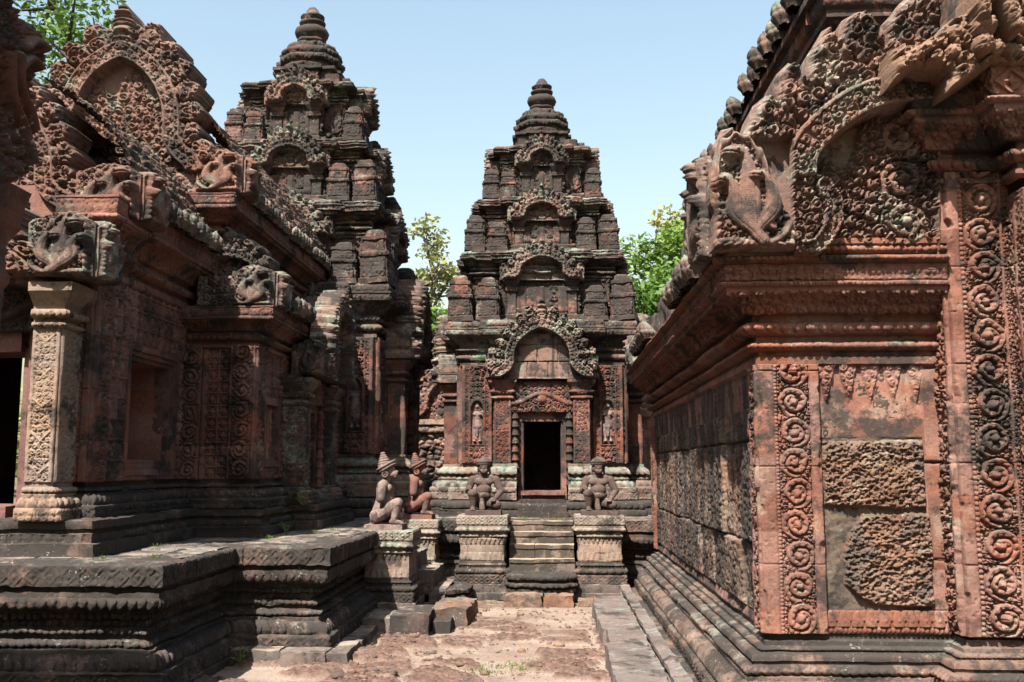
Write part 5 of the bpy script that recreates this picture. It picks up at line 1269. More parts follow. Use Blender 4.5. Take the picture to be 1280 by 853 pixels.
for (x0, x1, y) in ((-5.06, -5.0, 8.10), (-5.13, -5.06, 8.06), (-5.19, -5.13, 8.03)): mb.box((x0, y, 1.2), (x1, 8.5, 2.72), .05)
mb.box((-5.0, 8.03, 2.56), (-4.40, 8.5, 2.72), .05); mb.box((-5.0, 7.95, 1.2), (-4.40, 8.5, 1.30), .05)
hb(mb, 'door_frame', stone('purple_door_stone', (.30, .15, .135), (.22, .11, .10), dark_amt=.3, lich_amt=0, streak=.1, block=0))
for xc in (-4.13, -5.27):
    mb = MB(); lathe(mb, [(r, 1.24 + .21 * k + z) for k in range(7) for r, z in ((.052, 0), (.075, .015), (.075, .045), (.058, .06), (.066, .09), (.05, .12), (.05, .2))], 20, (xc, 8.0, 0)); hb(mb, 'colonnette', M['hall'], wear=.002)
mb = MB(); face_y(mb, 8.04, -6.2, -5.3, 1.2, 3.3, strips((0, .9, 'sq')), .02); face_y(mb, 8.09, -5.35, -4.0, 2.6, 4.0, lambda u, v: 0 * u, .05); hb(mb, 'front_wall', M['hall'])
mb = MB()
g = lambda *p: mb.grid(np.array(p, float).reshape(2, 2, 3))
g((-5.4, 8.6, 1.2), (-5.4, 9.9, 1.2), (-5.4, 8.6, 3.6), (-5.4, 9.9, 3.6)); g((-4.38, 9.95, 1.2), (-4.38, 8.3, 1.2), (-4.38, 9.95, 3.6), (-4.38, 8.3, 3.6)); g((-5.4, 9.95, 1.2), (-4.3, 9.95, 1.2), (-5.4, 9.95, 3.6), (-4.3, 9.95, 3.6)); g((-5.5, 8.1, 3.0), (-5.5, 10, 3.0), (-4.2, 8.1, 3.0), (-4.2, 10, 3.0)); g((-5.5, 8.1, 1.22), (-4.2, 8.1, 1.22), (-5.5, 10, 1.22), (-4.2, 10, 1.22))
mb.box((-4.0, 8.12, 2.75), (-3.83, 10.2, 3.8), 1); mb.box((-5.4, 8.2, 3.05), (-3.9, 10.2, 3.85), 1); mb.box((-5.3, 10.22, 2.5), (-3.58, 14.2, 4.4), 1); mb.box((-5.3, 10.2, 1.2), (-4.05, 14.2, 2.6), 1); mb.box((-4.1, 12.4, 1.2), (-3.2, 14.2, 3.1), 1); mb.box((-4.1, 10.2, 1.2), (-3.35, 11.4, 3.1), 1); mb.box((-4.0, 11.4, 2.45), (-3.15, 12.4, 3.1), 1)
hb(mb, 'wall_core', M['inner'], wear=0)
# ------------------------------------------------------------------ kneeling guardian statues
def guardian(name, loc, rz, mat, head, label, arms=True, s=1.0, base_mat=None):
    r = empty(name, loc, rz, label, 'statue', None)
    g = bpy.data.objects.new('pivot', None); bpy.data.objects.remove(g)
    mb = MB(); mb.box((-.205, -.20, 0), (.205, .22, .062), .03); mb.build('base_slab', base_mat or mat, r, wear=.004)
    Z = .06
    B = MB()
    c = lambda a, ra, b, rb: capsule(B, (a[0] * s, a[1] * s, a[2] * s + Z), ra * s, (b[0] * s, b[1] * s, b[2] * s + Z), rb * s)
    e = lambda a, q, rot=None: ellip(B, (a[0] * s, a[1] * s, a[2] * s + Z), tuple(k * s for k in q), rot)
    # trunk
    c((0, .07, .13), .085, (0, .045, .22), .078); c((0, .045, .22), .074, (0, .03, .34), .088); e((0, -.01, .19), (.075, .07, .06))
    e((-.05, -.018, .355), (.062, .042, .048)); e((.05, -.018, .355), (.062, .042, .048)); e((0, .01, .26), (.095, .085, .09)); c((-.085, .03, .40), .048, (.085, .03, .40), .048)
    e((0, -.075, .205), (.012, .012, .012))
    c((0, .025, .41), .045, (0, .005, .47), .042)
    # legs: the right knee raised, the left leg folded on the ground
    c((-.06, .06, .10), .072, (-.125, -.125, .215), .056); c((-.125, -.125, .215), .050, (-.115, -.09, .05), .034); c((-.115, -.07, .028), .030, (-.12, -.17, .020), .022)
    for i in range(5): c((-.145 + .014 * i, -.165, .014), .009, (-.150 + .016 * i, -.192 + .004 * abs(i - 1), .010), .008)
    c((.06, .06, .10), .074, (.155, -.085, .070), .056); c((.155, -.085, .062), .050, (.10, .10, .045), .034); c((.10, .10, .035), .028, (.075, .17, .03), .022)
    e((0, .10, .08), (.12, .08, .075))
    c((-.02, -.04, .13), .030, (-.01, -.10, .02), .034)                        # cloth falling between the legs
    if arms:
        c((-.135, .03, .385), .050, (-.185, .01, .24), .040); c((-.185, .01, .24), .038, (-.165, -.085, .27), .028)
        e((-.160, -.115, .285), (.032, .030, .036))
        for i in range(4): c((-.185 + .016 * i, -.135, .30 - .012 * i), .0095, (-.178 + .014 * i, -.150, .272 - .008 * i), .008)
        c((-.135, -.115, .275), .010, (-.14, -.145, .285), .009)
        c((.135, .03, .385), .050, (.20, .02, .24), .040); c((.20, .02, .24), .038, (.135, -.075, .145), .027)
        e((.118, -.105, .13), (.034, .036, .018))
        for i in range(4): c((.142 - .017 * i, -.125, .128), .0095, (.135 - .02 * i, -.158 + .004 * i, .118), .008)
        c((.09, -.10, .128), .010, (.078, -.125, .125), .009)
    else:
        c((-.13, .035, .385), .052, (-.15, .045, .26), .046); c((.13, .03, .385), .050, (.16, .03, .28), .044)
        c((-.125, .115, .11), .035, (-.10, .10, .05), .03)                     # broken hand left resting behind the hip
    # head
    hz = .535
    if head == 'yaksha':
        e((0, 0, hz), (.066, .070, .078)); e((0, -.045, hz - .035), (.045, .035, .032)); e((0, -.066, hz - .002), (.017, .018, .017)); 
        c((-.035, -.062, hz + .028), .011, (-.008, -.068, hz + .022), .010); c((.035, -.062, hz + .028), .011, (.008, -.068, hz + .022), .010)
        for q in (-1, 1):
            e((.030 * q, -.058, hz + .008), (.015, .012, .011)); e((.069 * q, .01, hz - .01), (.012, .022, .038)); c((.066 * q, .02, hz - .04), .014, (.07 * q, .02, hz - .075), .012)
        c((-.030, -.072, hz - .042), .010, (.030, -.072, hz - .042), .010); c((-.022, -.072, hz - .058), .009, (.022, -.072, hz - .058), .009)
    else:                                       # monkey muzzle
        e((0, .005, hz), (.066, .075, .074)); e((0, -.045, hz - .028), (.052, .055, .042)); e((0, -.075, hz - .024), (.042, .032, .034)); e((0, -.098, hz - .006), (.016, .012, .012))
        c((-.032, -.056, hz + .032), .014, (.032, -.056, hz + .032), .014)
        for q in (-1, 1): e((.028 * q, -.064, hz + .012), (.015, .013, .013))
        c((-.034, -.092, hz - .036), .008, (.034, -.092, hz - .036), .008); e((0, -.072, hz - .056), (.038, .032, .016))
    sk = skin(B, 'body', mat, r, .0062, 3, .003)
    # crown, earrings, belt and collar
    mb = MB()
    if head == 'yaksha':
        lathe(mb, [(.066, 0), (.082, .004), (.088, .018), (.082, .032), (.090, .040), (.090, .052), (.078, .060), (.066, .078), (.045, .094), (.02, .102), (.012, .112), (0, .116)], 28, lobes=.05)
        V = np.concatenate(mb.v) * s; mb.v = [V + np.array([0, .006 * s, (hz + .030) * s + Z])]
    else:
        lathe(mb, [(.060, -.026), (.092, -.022), (.100, -.012), (.094, -.004), (.096, .004), (.104, .010), (.108, .022), (.100, .030), (.070, .032), (.05, .034)], 40, lobes=.05)
        V = np.concatenate(mb.v) * s; Rt = np.array(Matrix.Rotation(R(-30), 3, 'X')); mb.v = [V @ Rt.T + np.array([0, .012 * s, (hz + .040) * s + Z])]
        mc = MB(); lathe(mc, [(.066, -.01), (.066, .008), (.058, .014), (.064, .020), (.064, .030), (.054, .034), (.050, .040), (.056, .046), (.055, .056), (.046, .060), (.042, .066), (.046, .071), (.045, .080), (.037, .084), (.032, .089), (.036, .094), (.034, .102), (.026, .106), (.022, .110), (.026, .116), (.026, .126), (.018, .134), (0, .138)], 32, lobes=.05)
        V = np.concatenate(mc.v) * s; Rt = np.array(Matrix.Rotation(R(-10), 3, 'X')); mc.v = [V @ Rt.T + np.array([0, .034 * s, (hz + .058) * s + Z])]
        mc.build('crown_cone', mat, r, wear=.0015)
        for q in (-1, 1):
            m2 = MB(); V = None
            lathe(m2, [(.010, -.012), (.034, -.012), (.036, 0), (.034, .012), (.022, .013), (.020, .004), (.008, .004), (.007, .014), (0, .015)], 20)
            Vv = np.concatenate(m2.v) * s; m2.v = [np.stack([q * Vv[:, 2] + q * .070 * s, Vv[:, 0] + .018 * s, Vv[:, 1] + (hz - .035) * s + Z], 1)]
            m2.build('earring', mat, r, wear=.001)
            m3 = MB(); ellip(m3, (q * .064 * s, .02 * s, (hz + .012) * s + Z), (.010 * s, .022 * s, .034 * s)); m3.build('ear', mat, r, wear=.001)
    mb.build('crown', mat, r, wear=.0015)
    mb = MB()
    th = np.linspace(0, 2 * np.pi, 30); ph = np.linspace(0, 2 * np.pi, 8)
    Tn, Pn = np.meshgrid(th, ph)
    mb.grid(np.stack([(.088 + .010 * np.cos(Pn)) * np.cos(Tn) * s, ((.085 + .010 * np.cos(Pn)) * np.sin(Tn) + .045) * s, (.165 + .014 * np.sin(Pn) - .015 * np.sin(Tn)) * s + Z], -1)); mb.build('belt', mat, r, wear=.001)
    if arms: r.scale = (1.10, 1.05, 1.0)
    return r
guardian('guardian_statue', (-.875, 12.83, 1.015), 0, M['statue'], 'yaksha', 'dark kneeling guardian statue facing the camera, left of the central stairs', True, 1.0)
guardian('guardian_statue', (.585, 12.83, 1.015), 0, M['statue'], 'yaksha', 'dark kneeling guardian statue facing the camera, right of the central stairs', True, 1.0)
guardian('guardian_statue', (-1.85, 11.24, .925), R(90), M['statue_pale'], 'monkey', 'pale grey kneeling monkey statue in profile with broken arms, nearest the camera', False, 1.10)
guardian('guardian_statue', (-1.76, 13.20, .945), R(90), M['statue_red'], 'monkey', 'reddish kneeling monkey statue in profile, behind the pale one', False, 1.10)
# ------------------------------------------------------------------ ground of the court
def gz(X, Y):
    a = fbm2(X * .8, Y * .8, 3) - .5
    r, r2, tx, ty, k = cells(X * 1.9 + .25 * fbm2(X * 3, Y * 3, 5), Y * 2.4 + .25 * fbm2(X * 3, Y * 3, 6), 12, .36)
    gap = np.clip((r2 - r) * 4.5, 0, 1)
    slab = (k > .22) * sstep(gap, .15, .8)
    fade = sstep(fbm2(X * .7 + 3, Y * .7, 15) + .28 * sstep(9.6 - Y, 0, 1.2) - .10, .26, .42)
    h = a * .04 + .05 * (.45 + .55 * sstep(10 - Y, 0, 1.2)) * slab * fade * (.6 + k * .6) * (1 + .5 * (fbm2(X * 9, Y * 9, 7) - .5))
    h = h + .012 * (fbm2(X * 7, Y * 7, 8) - .5) + .010 * (noise2(X * 26, Y * 26, 9) - .5) * (.3 + slab * fade * 1.6) - .010 * slab * fade * (noise2(X * 45, Y * 45, 4) > .66)
    return h - .012, slab * fade
mb = MB()
def gpatch(x0, x1, y0, y1, res):
    X, Y = np.meshgrid(np.linspace(x0, x1, int((x1 - x0) / res) + 1), np.linspace(y0, y1, int((y1 - y0) / res) + 1))
    h, _ = gz(X, Y); mb.grid(np.stack([X, Y, h], -1))
gpatch(-2.9, 1.3, 6.6, 13.4, .0125)
gpatch(-5, 5, -6, 6.6, .06)
def ground_mat():
    m, N, L = _mat('court_ground')
    b = N['Principled BSDF']; b.inputs['Roughness'].default_value = .95; b.inputs['Specular IOR Level'].default_value = .15
    tc = N.new('ShaderNodeTexCoord')
    def noise(sc, det, rough=.6):
        t = N.new('ShaderNodeTexNoise'); t.inputs['Scale'].default_value = sc; t.inputs['Detail'].default_value = det; t.inputs['Roughness'].default_value = rough
        L.new(tc.outputs['Object'], t.inputs['Vector']); return t.outputs['Fac']
    def ramp(x, stops):
        r = N.new('ShaderNodeValToRGB'); cr = r.color_ramp
        while len(cr.elements) < len(stops): cr.elements.new(.5)
        for e_, (p, c) in zip(cr.elements, stops): e_.position = p; e_.color = (*c, 1)
        L.new(x, r.inputs[0]); return r.outputs[0]
    sand = ramp(noise(1.6, 8, .65), [(.3, (.25, .155, .115)), (.46, (.38, .26, .195)), (.6, (.47, .35, .27)), (.75, (.42, .29, .215))])
    grit = ramp(noise(60, 6, .75), [(.30, (.35, .33, .32)), (.5, (1, 1, 1)), (.72, (1.35, 1.3, 1.2))])
    mx = N.new('ShaderNodeMix'); mx.data_type = 'RGBA'; mx.blend_type = 'MULTIPLY'; mx.inputs[0].default_value = 1
    L.new(sand, mx.inputs[6]); L.new(grit, mx.inputs[7])
    at = N.new('ShaderNodeVertexColor'); at.layer_name = 'slab'
    lat = ramp(noise(13, 8, .75), [(.34, (.055, .032, .026)), (.5, (.20, .105, .075)), (.66, (.33, .19, .135)), (.8, (.42, .29, .21))])
    mm = N.new('ShaderNodeMix'); mm.data_type = 'RGBA'; L.new(at.outputs['Color'], mm.inputs[0]); L.new(mx.outputs[2], mm.inputs[6]); L.new(lat, mm.inputs[7])
    sc = N.new('ShaderNodeHueSaturation'); sc.inputs['Value'].default_value = GROUND_V; sc.inputs['Saturation'].default_value = .82; L.new(mm.outputs[2], sc.inputs['Color'])
    L.new(sc.outputs[0], b.inputs['Base Color'])
    bp = N.new('ShaderNodeBump'); bp.inputs['Strength'].default_value = .7; bp.inputs['Distance'].default_value = .012
    L.new(noise(75, 6, .75), bp.inputs['Height']); L.new(bp.outputs[0], b.inputs['Normal'])
    return m
GROUND_V = .44
o = mb.build('ground', ground_mat(), wear=0); tag(o, kind='structure')
ca = o.data.color_attributes.new('slab', 'FLOAT_COLOR', 'POINT')
co = np.empty(len(o.data.vertices) * 3, np.float32); o.data.vertices.foreach_get('co', co); co = co.reshape(-1, 3).astype(float)
_, sl = gz(co[:, 0], co[:, 1]); ca.data.foreach_set('color', np.stack([sl, sl, sl, sl * 0 + 1], 1).astype(np.float32).ravel())
mb = MB()
mb.grid(np.array([[[-400, -400, -.06], [400, -400, -.06]], [[-400, 500, -.06], [400, 500, -.06]]], float))
o = mb.build('earth', stone('bare_earth', (.30, .20, .13), (.22, .15, .09), dark_amt=0, streak=0, lich=(.16, .20, .07), lich_amt=.4, block=0), wear=0); tag(o, kind='structure')
# pebbles and grit lying on the court
mb = MB(); rr = random.Random(11)
for i in range(420):
    x, y = rr.uniform(-2.4, .5), rr.uniform(7.6, 12.3)
    if x < -1.6 and y < 10.8: x = rr.uniform(-1.65, -1.2)
    s_ = rr.uniform(.006, .02) if i > 40 else rr.uniform(.02, .042)
    h = float(gz(np.array([[x]]), np.array([[y]]))[0][0, 0]); ellip(mb, (x, y, h + s_ * .2), (s_ * rr.uniform(.8, 1.5), s_, s_ * .65), n=7)
o = mb.build('pebbles', M['laterite'], wear=.006, freq=60); tag(o, kind='stuff')

V, F = [], []
for i in range(150):
    x, y = rr.uniform(-1.6, .45), rr.uniform(8.0, 12.2)
    if rr.random() < .45: x, y = rr.choice([(-1.2, 10.8), (.35, 11.0), (-1.5, 9.0), (-.3, 11.7)]); x += rr.gauss(0, .2); y += rr.gauss(0, .4)
    h = float(gz(np.array([[x]]), np.array([[y]]))[0][0, 0]) + .008; a = rr.uniform(0, 6.28); l, w = rr.uniform(.018, .038), rr.uniform(.008, .015); k = len(V)
    c_, s_ = math.cos(a), math.sin(a); V += [(x - l * c_, y - l * s_, h + rr.uniform(0, .012)), (x + w * s_, y - w * c_, h), (x + l * c_, y + l * s_, h + rr.uniform(0, .015)), (x - w * s_, y + w * c_, h + .004)]; F.append((k, k + 1, k + 2, k + 3))
mb = MB(); mb.quads(V, F); o = mb.build('dry_leaves', plain('dry_leaf_brown', (.20, .13, .06)), wear=0, smooth=False); tag(o, kind='stuff')

# ------------------------------------------------------------------ grass, weeds and leafy sprouts
def leafmat(name, c, tr=.35):
    m, N, L = _mat(name); b = N['Principled BSDF']; b.inputs['Roughness'].default_value = .55; b.inputs['Specular IOR Level'].default_value = .3
    oi = N.new('ShaderNodeTexCoord'); t = N.new('ShaderNodeTexNoise'); t.inputs['Scale'].default_value = 1.3; t.inputs['Detail'].default_value = 3; L.new(oi.outputs['Object'], t.inputs['Vector'])
    wn_ = N.new('ShaderNodeTexNoise'); wn_.inputs['Scale'].default_value = 9; L.new(oi.outputs['Object'], wn_.inputs['Vector'])
    r = N.new('ShaderNodeValToRGB'); r.color_ramp.elements[0].position = .3; r.color_ramp.elements[0].color = (*[x * .55 for x in c], 1); r.color_ramp.elements[1].position = .7; r.color_ramp.elements[1].color = (c[0] * 1.35, c[1] * 1.2, c[2], 1)
    ad = N.new('ShaderNodeMath'); ad.operation = 'MULTIPLY_ADD'; L.new(wn_.outputs['Fac'], ad.inputs[0]); ad.inputs[1].default_value = .5; 
    sb_ = N.new('ShaderNodeMath'); sb_.operation = 'MULTIPLY'; L.new(t.outputs['Fac'], sb_.inputs[0]); sb_.inputs[1].default_value = .55; L.new(sb_.outputs[0], ad.inputs[2])
    L.new(ad.outputs[0], r.inputs[0]); L.new(r.outputs[0], b.inputs['Base Color'])
    ts = N.new('ShaderNodeBsdfTranslucent'); L.new(r.outputs[0], ts.inputs['Color']); mx = N.new('ShaderNodeMixShader'); mx.inputs[0].default_value = tr
    L.new(b.outputs[0], mx.inputs[1]); L.new(ts.outputs[0], mx.inputs[2]); L.new(mx.outputs[0], N['Material Output'].inputs['Surface']); return m
M['grass'] = leafmat('grass_green', (.09, .15, .03))
def blades(name, spots, n, hmax, seed, mat, spread=.07):
    rr = np.random.RandomState(seed); V = []; F = []; k = 0
    for (x, y, z) in spots:
        for i in range(n):
            a = rr.uniform(0, 6.28); d = abs(rr.normal(0, spread)); bx, by = x + d * math.cos(a) * 1.6, y + d * math.sin(a)
            h = rr.uniform(.4, 1) * hmax; w = .0035; q = rr.uniform(0, 6.28); l = rr.uniform(.2, .9) * h
            V += [(bx - w * math.cos(q), by - w * math.sin(q), z), (bx + w * math.cos(q), by + w * math.sin(q), z), (bx + l * math.sin(q) * .4 + w * .6, by + l * math.cos(q) * .4, z + h * .65), (bx + l * math.sin(q), by + l * math.cos(q), z + h)]
            F.append((k, k + 1, k + 2, k + 3)); k += 4
    mb = MB(); mb.quads(V, F); return mb.build(name, mat, wear=0, smooth=False)
gp = [atZ(*p, .02) for p in ((590, 838), (612, 842), (640, 832), (625, 836), (655, 838), (668, 830), (684, 827), (600, 833), (575, 845), (215, 833))]
gp += [(-1.15, 10.7, 0.02), (-.7, 12.15, .0), (.9, 12.4, .02), (-1.25, 10.35, 0)]
o = blades('grass_tufts', gp, 38, .034, 3, M['grass'], .06); tag(o, kind='stuff')
o = blades('terrace_weeds', [(-3.3, 7.35, .93), (-3.0, 7.5, .93), (-3.4, 8.6, .93), (-2.75, 9.7, .93), (-2.5, 10.6, .93), (-2.4, 10.9, .93), (.1, 13.3, .93), (-.4, 13.5, .93)], 30, .045, 4, M['grass'], .05); tag(o, kind='stuff')
def sprout(loc, h, n, label, seed, lw=.05):
    rr = random.Random(seed); r = empty('leafy_plant', loc, 0, label, 'plant')
    ms, ml = MB(), MB()
    for i in range(n):
        a = rr.uniform(0, 6.28); l = rr.uniform(.25, .7) * h; p = Vector((math.cos(a) * l * .7, math.sin(a) * l * .7, rr.uniform(.3, 1) * h))
        capsule(ms, (0, 0, 0), .004, p, .003, 6)
        for j in range(3):
            q = a + (j - 1) * .9; d = Vector((math.cos(q), math.sin(q), rr.uniform(-.3, .3))) * lw * rr.uniform(1, 1.6); sdv = Vector((-math.sin(q), math.cos(q), 0)) * lw * .42
            ml.quads([p, p + d * .5 + sdv, p + d, p + d * .5 - sdv], [(0, 1, 2, 3)])
    ms.build('stem', M['grass'], r, wear=0); ml.build('leaves', M['sprout'], r, wear=0, smooth=False)
M['sprout'] = leafmat('sprout_green', (.07, .20, .05))
sprout((-2.74, 10.95, 1.20), .17, 9, 'small bright green plant rooted at the foot of the side door porch', 2, .055)
sprout((-2.72, 10.25, .935), .13, 6, 'little weed growing on the terrace under the green plant', 3, .03)
sprout((-1.05, 14.28, 3.10), .12, 7, 'tiny fern growing on the capital of the smaller tower', 4, .03)
sprout((-2.55, 8.28, .03), .14, 7, 'small weed at the dark foot of the terrace near the camera', 5, .03)

# ------------------------------------------------------------------ ruined wall between the towers and the one behind the library
ru = empty('ruined_wall', (-1.9, 21.0, 0), 0, 'crumbling pink ruin with a carved gable, glimpsed between the two towers', 'ruin')
def rb(mb, name, mat, **k):
    o = mb.build(name, mat, None, loc=(-1.9, 21.0, 0), **k); o.parent = ru; o.location = (0, 0, 0); return o
mb = MB()
def rub(u, v): 
    r, r2, *_ , k = cells(u * 6 + .4 * noise2(u * 5, v * 5, 2), v * 8.5 + .4 * noise2(u * 5, v * 5, 7), 4); return .07 * np.clip((r2 - r) * 2.5, 0, 1) * (.4 + k) + .06 * fbm2(u * 6, v * 6, 3) - .05
panel(mb, (-4.6, 21, 0), (1, 0, 0), (0, 0, 1), 7.0, 2.35, .02, rub, .6)
rb(mb, 'rubble_masonry', stone('pink_rubble', (.44, .26, .19), (.30, .165, .125), dark_amt=.5, lich=(.48, .44, .37), lich_amt=.4, streak=.1, block=.35), wear=.02)
mb = MB(); moulding(mb, [(-2.9, 20.9), (-1.2, 20.9)], [(-.1, 2.35), (.0, 2.36), (.0, 2.5, 'fol', .015, 0, .12), (.06, 2.52), (.06, 2.62), (-.1, 2.64)], res=.02, joint=.6); rb(mb, 'carved_lintel', M['buff'])
pediment('ruined_gable', .85, .95, .16, .24, 13, 111, stone('pink_gable', (.38, .20, .15), (.27, .13, .10), dark_amt=.4, lich_amt=.1, streak=.1, block=.25), .018, .4, ru, (-2.1 + 1.9, -.05, 2.62), 0, 'fol', True, .11)
mb = MB()
pts = [(-4.6, 2.3), (1.9, 2.3), (1.9, 2.5), (1.3, 2.7), (.9, 3.3), (.5, 3.2), (.1, 3.0), (-.3, 3.35), (-.9, 3.3), (-1.2, 3.55), (-2.6, 3.5), (-3.2, 3.9), (-4.6, 3.9)]
def rw(X, Z): m = polysdf(X, Z, pts) + .10 * (fbm2(X * 2.5, Z * 2.5, 2) - .5); return m, lowwall(X + 5, Z, .3, .6, 6) + .05 * fbm2(X * 3, Z * 3, 4)
field(mb, -4.7, 2.0, 2.2, 4.1, .03, rw, .5, Matrix.Translation((-1.9 + 1.9, 21.3, 0))); rb(mb, 'broken_wall', M['red'])
r2_ = empty('ruined_pillar', (1.62, 17.4, .93), 0, 'pink stone pillar and wall remains seen in the gap right of the smaller tower', 'ruin')
mb = MB()
P = [(-.45, -.25), (.25, -.25), (.25, .25), (-.45, .25)]
moulding(mb, P, [(.10, -.9), (.10, .15), (.06, .2), (.06, .35), (.0, .42), (.0, 1.5, 'fol', .012, 0, .12), (.06, 1.55), (.06, 1.65), (.0, 1.7), (0, 2.1), (-.1, 2.2), (-.3, 2.5)], closed=True, res=.025, joint=.4, jit=.02, seed=4)
o = mb.build('pillar', stone('pink_pillar_stone', (.42, .235, .175), (.30, .16, .12), dark_amt=.35, lich_amt=.2, streak=.2, block=.3), r2_, wear=.012)
mb = MB(); panel(mb, (.2, 0, -.9), (1, 0, 0), (0, 0, 1), 2.2, 2.2, .03, lambda u, v: lowwall(u, v, .28, .5, 3) * 1.5 + .05 * fbm2(u * 4, v * 4, 3), .5); mb.build('wall_remains', M['red'], r2_, wear=.012)

# ------------------------------------------------------------------ dark gable end of the gate close on the left
ga = empty('gate_building', (-2.3, 3.3, 0), 0, 'dark shadowed corner of a carved gate very near the camera at top left', 'building')
def gb(mb, name, mat, **k):
    o = mb.build(name, mat, None, loc=(-2.3, 3.3, 0), **k); o.parent = ga; o.location = (0, 0, 0); return o
M['gate'] = stone('gate_sandstone', (.20, .09, .065), (.13, .06, .045), dark_amt=.5, lich_amt=.1, streak=.2, block=.2)
GX = -1.64
go = [atX(px, py, GX) for px, py in ((-120, -160), (-10, -60), (20, -8), (29, 17), (45, 24), (59, 42), (61, 62), (58, 84), (46, 97), (42, 112), (47, 135), (46, 157), (37, 180), (40, 195), (45, 208), (42, 224), (20, 230), (-120, 228))]
go = [(a[1] - 3.3, a[2]) for a in go]
q_ = lambda pts: [(atX(x, y, GX)[1] - 3.3, atX(x, y, GX)[2]) for x, y in pts]
gc = [smooth_path(q_([(20, 70), (22, 110), (36, 150), (40, 185)]), 6), smooth_path(q_([(8, 70), (10, 120), (26, 160), (36, 200)]), 6), smooth_path(q_([(50, 90), (35, 74), (22, 84)]), 6), smooth_path(q_([(54, 60), (40, 50), (28, 60)]), 6)]
def gf(X, Z):
    m = polysdf(X, Z, go); h = .035 * leaves(X, Z, .05, 7) + .02 * fbm2(X * 9, Z * 9, 3)
    for c_ in gc:
        d, s, g, a = polydist(X, Z, c_); h = np.where(d < .016, np.maximum(h, .03 + .03 * dome(d, .016)), h)
    return m, h * sstep(m, -.005, .02)
mb = MB(); field(mb, min(a for a, b in go), max(a for a, b in go) + .02, min(b for a, b in go) - .02, 4.3, .0045, gf, .4, Matrix.Translation((GX - .04, 3.3, 0)) @ Matrix.Rotation(R(90), 4, 'Z')); gb(mb, 'gable_end', M['gate'], wear=.003)
mb = MB(); moulding(mb, [(-2.5, 2.4), (-1.86, 2.4), (-1.86, 3.26), (-2.5, 3.26)], [(.0, 0), (0, 2.2), (0, 2.36, 'fol', .008, 0, .06), (.03, 2.42), (.03, 2.47), (.05, 2.55), (-.2, 2.56)], res=.02, joint=.5); gb(mb, 'corner_pier', M['gate'])
mb = MB(); mb.box((-6.0, -2.2, 0), (-2.05, 3.1, 4.3), .3); gb(mb, 'shade_wall', M['gate'], wear=.01)  # unseen bulk of the gate, put in to keep the gable end shaded
mb = MB(); mb.box((-6.0, -2.2, 4.3), (-2.15, 3.05, 5.2), .3); mb.box((-5.6, -2.0, 5.2), (-2.45, 3.0, 6.25), .3); gb(mb, 'shade_roof', M['brick'], wear=.03)  # unseen mass, raised so its shadow reaches the near terrace

# ------------------------------------------------------------------ trees
M['bark'] = plain('pale_bark', (.33, .29, .24)); M['bark_d'] = plain('dark_bark', (.12, .09, .07))
def tube_path(mb, pts, r0, r1, n=7):
    for i in range(len(pts) - 1):
        a, b = r0 + (r1 - r0) * i / (len(pts) - 1), r0 + (r1 - r0) * (i + 1) / (len(pts) - 1); capsule(mb, pts[i], a, pts[i + 1], b, n)
def leaf_cloud(mb, centres, n, size, seed, flat=.7):
    rr = np.random.RandomState(seed); C = np.array([c for c, r in centres]); Rr = np.array([r for c, r in centres])
    w = Rr ** 2; idx = rr.choice(len(C), n, p=w / w.sum())
    d = rr.normal(size=(n, 3)); d /= np.linalg.norm(d, axis=1, keepdims=True)
    rad = rr.uniform(.25, 1, n) ** .6
    P = C[idx] + d * (Rr[idx] * rad)[:, None] * np.array([1, 1, flat])
    u = rr.normal(size=(n, 3)); u[:, 2] *= .55; u /= np.linalg.norm(u, axis=1, keepdims=True)
    v = np.cross(u, rr.normal(size=(n, 3)) * [.6, .6, .6] + [0, 0, .8]); v /= np.linalg.norm(v, axis=1, keepdims=True)
    s = size * rr.uniform(.55, 1.25, n)[:, None]
    q = np.stack([P - u * s, P - v * s * .45 + u * s * .1, P + u * s, P + v * s * .45 + u * s * .1], 1).reshape(-1, 3)
    mb.quads(q, np.arange(4 * n).reshape(-1, 4))
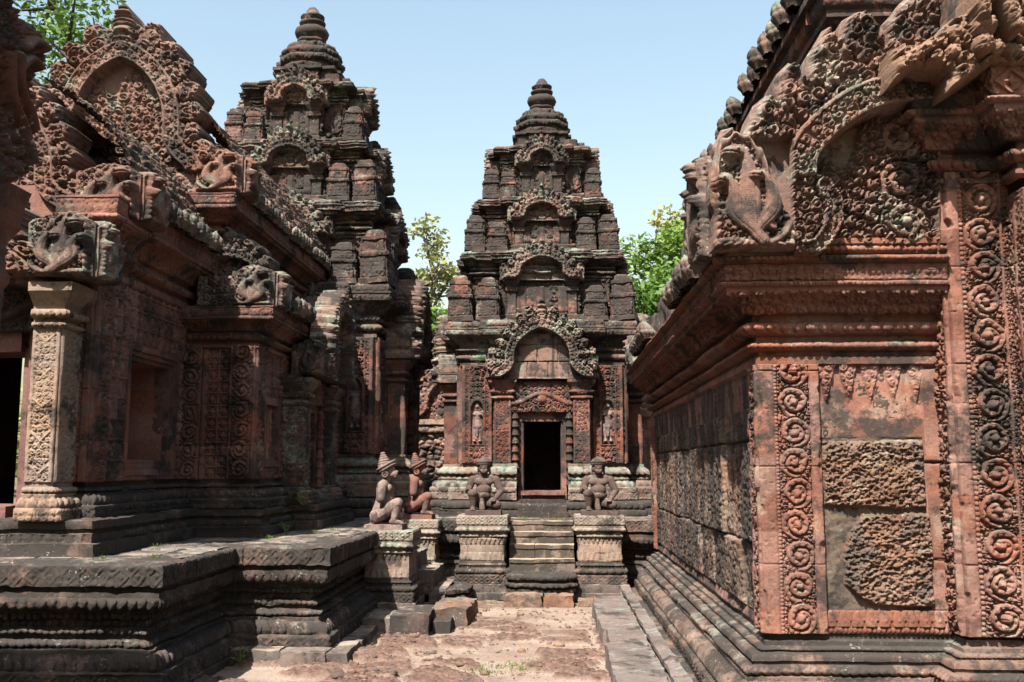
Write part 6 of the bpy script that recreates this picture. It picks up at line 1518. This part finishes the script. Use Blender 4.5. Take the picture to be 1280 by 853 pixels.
def tree(name, x, y, h, spread, nb, nl, lsize, mat, bark, label, seed, crown0=.35, lean=0, cl=.9, sub=4, flat=.7):
    rr = random.Random(seed); r = empty(name, (x, y, 0), 0, label, 'tree', None); tm = MB(); cs = []
    top = Vector((lean, rr.uniform(-.5, .5), h * .86)); k = 8
    trunk = [Vector((lean * (i / k) ** 1.5 + .10 * h * .1 * math.sin(i * 1.3 + seed), .1 * math.sin(i * 1.1), h * .86 * i / k)) for i in range(k + 1)]
    tube_path(tm, trunk, h * .022, h * .006)
    for b in range(nb):
        t = crown0 + (1 - crown0) * (b + .5) / nb; p0 = trunk[0].lerp(trunk[-1], t); i = min(k - 1, int(t * k)); p0 = trunk[i].lerp(trunk[i + 1], t * k - i)
        a = b * 2.4 + rr.uniform(-.5, .5); L = spread * (1.05 - .55 * t) * rr.uniform(.7, 1.15)
        p2 = p0 + Vector((math.cos(a) * L, math.sin(a) * L, h * rr.uniform(.06, .17))); p1 = p0.lerp(p2, .5) + Vector((0, 0, h * .03 * rr.uniform(-1, 1)))
        tube_path(tm, [p0, p1, p2], h * .009, h * .003, 6); cs.append((p2, cl * rr.uniform(.7, 1.2)))
        for j in range(sub):
            q = p0.lerp(p2, rr.uniform(.35, 1)) + Vector((rr.uniform(-1, 1), rr.uniform(-1, 1), rr.uniform(-.4, .9))) * cl * 1.1
            tube_path(tm, [p1.lerp(p2, rr.random()), q], h * .004, h * .0015, 5); cs.append((q, cl * rr.uniform(.4, .9)))
    cs.append((trunk[-1] + Vector((0, 0, h * .06)), cl))
    tm.build('trunk', bark, r, wear=.02, freq=3)
    lm = MB(); leaf_cloud(lm, [(np.array(c), q) for c, q in cs], nl, lsize, seed, flat); lm.build('crown', mat, r, wear=0, smooth=False)
    return r
M['leaf_a'] = leafmat('bright_leaves', (.10, .185, .035)); M['leaf_b'] = leafmat('yellowish_leaves', (.26, .28, .09)); M['leaf_c'] = leafmat('deep_leaves', (.07, .145, .03)); M['leaf_d'] = leafmat('dusty_leaves', (.20, .23, .10))
tree('broadleaf_tree', 4.3, 29, 8.6, 3.1, 14, 17000, .115, M['leaf_a'], M['bark'], 'bright green broadleaf tree with a pale trunk, right of the smaller tower', 3, .25, -.5, .85)
tree('broadleaf_tree', 3.0, 26, 6.6, 1.7, 11, 15000, .11, M['leaf_c'], M['bark_d'], 'dense dark green tree low behind the smaller tower, over the broken roof blocks', 4, .15, .2, .85)
tree('broadleaf_tree', 6.6, 30, 9.6, 2.2, 11, 11000, .17, M['leaf_c'], M['bark_d'], 'dark green tree peeping from behind the library roof end', 6, .25, -.3, .9)
tree('slender_tree', 6.9, 46, 14.0, 2.8, 10, 4200, .19, M['leaf_b'], M['bark'], 'thin yellowish tree far beyond the bright green one', 8, .35, 0, .9, 5)
tree('slender_tree', -4.8, 36, 10.4, 1.7, 13, 3600, .14, M['leaf_d'], M['bark'], 'sparse pale tree with bare twigs between the two towers', 10, .3, .4, .6, 6)
tree('broadleaf_tree', -3.9, 33, 7.2, 1.4, 10, 8000, .13, M['leaf_a'], M['bark'], 'low green tree between the two towers, directly above the ruin', 12, .2, 0, .75)
tree('broadleaf_tree', -12.3, 23, 13.6, 2.6, 13, 6500, .12, M['leaf_c'], M['bark_d'], 'dark tree whose branches show above the great gable at top left', 14, .45, .8, 1.1)
tree('broadleaf_tree', -8.9, 27, 10.6, 2.0, 10, 9000, .16, M['leaf_a'], M['bark'], 'light green treetop between the great gable and the tallest tower', 16, .4, .2, .8)
mb = MB(); rr = random.Random(5); cs = []
for i in range(170):
    a = rr.uniform(-1.25, 1.25); d = rr.uniform(62, 85); hh = rr.uniform(2.5, 8.5); cs.append((np.array([d * math.sin(a), d * math.cos(a), hh * .55]), hh * .55))
leaf_cloud(mb, cs, 52000, .42, 9, 1.0); o = mb.build('far_woods', M['leaf_d'], wear=0, smooth=False); tag(o, kind='stuff')
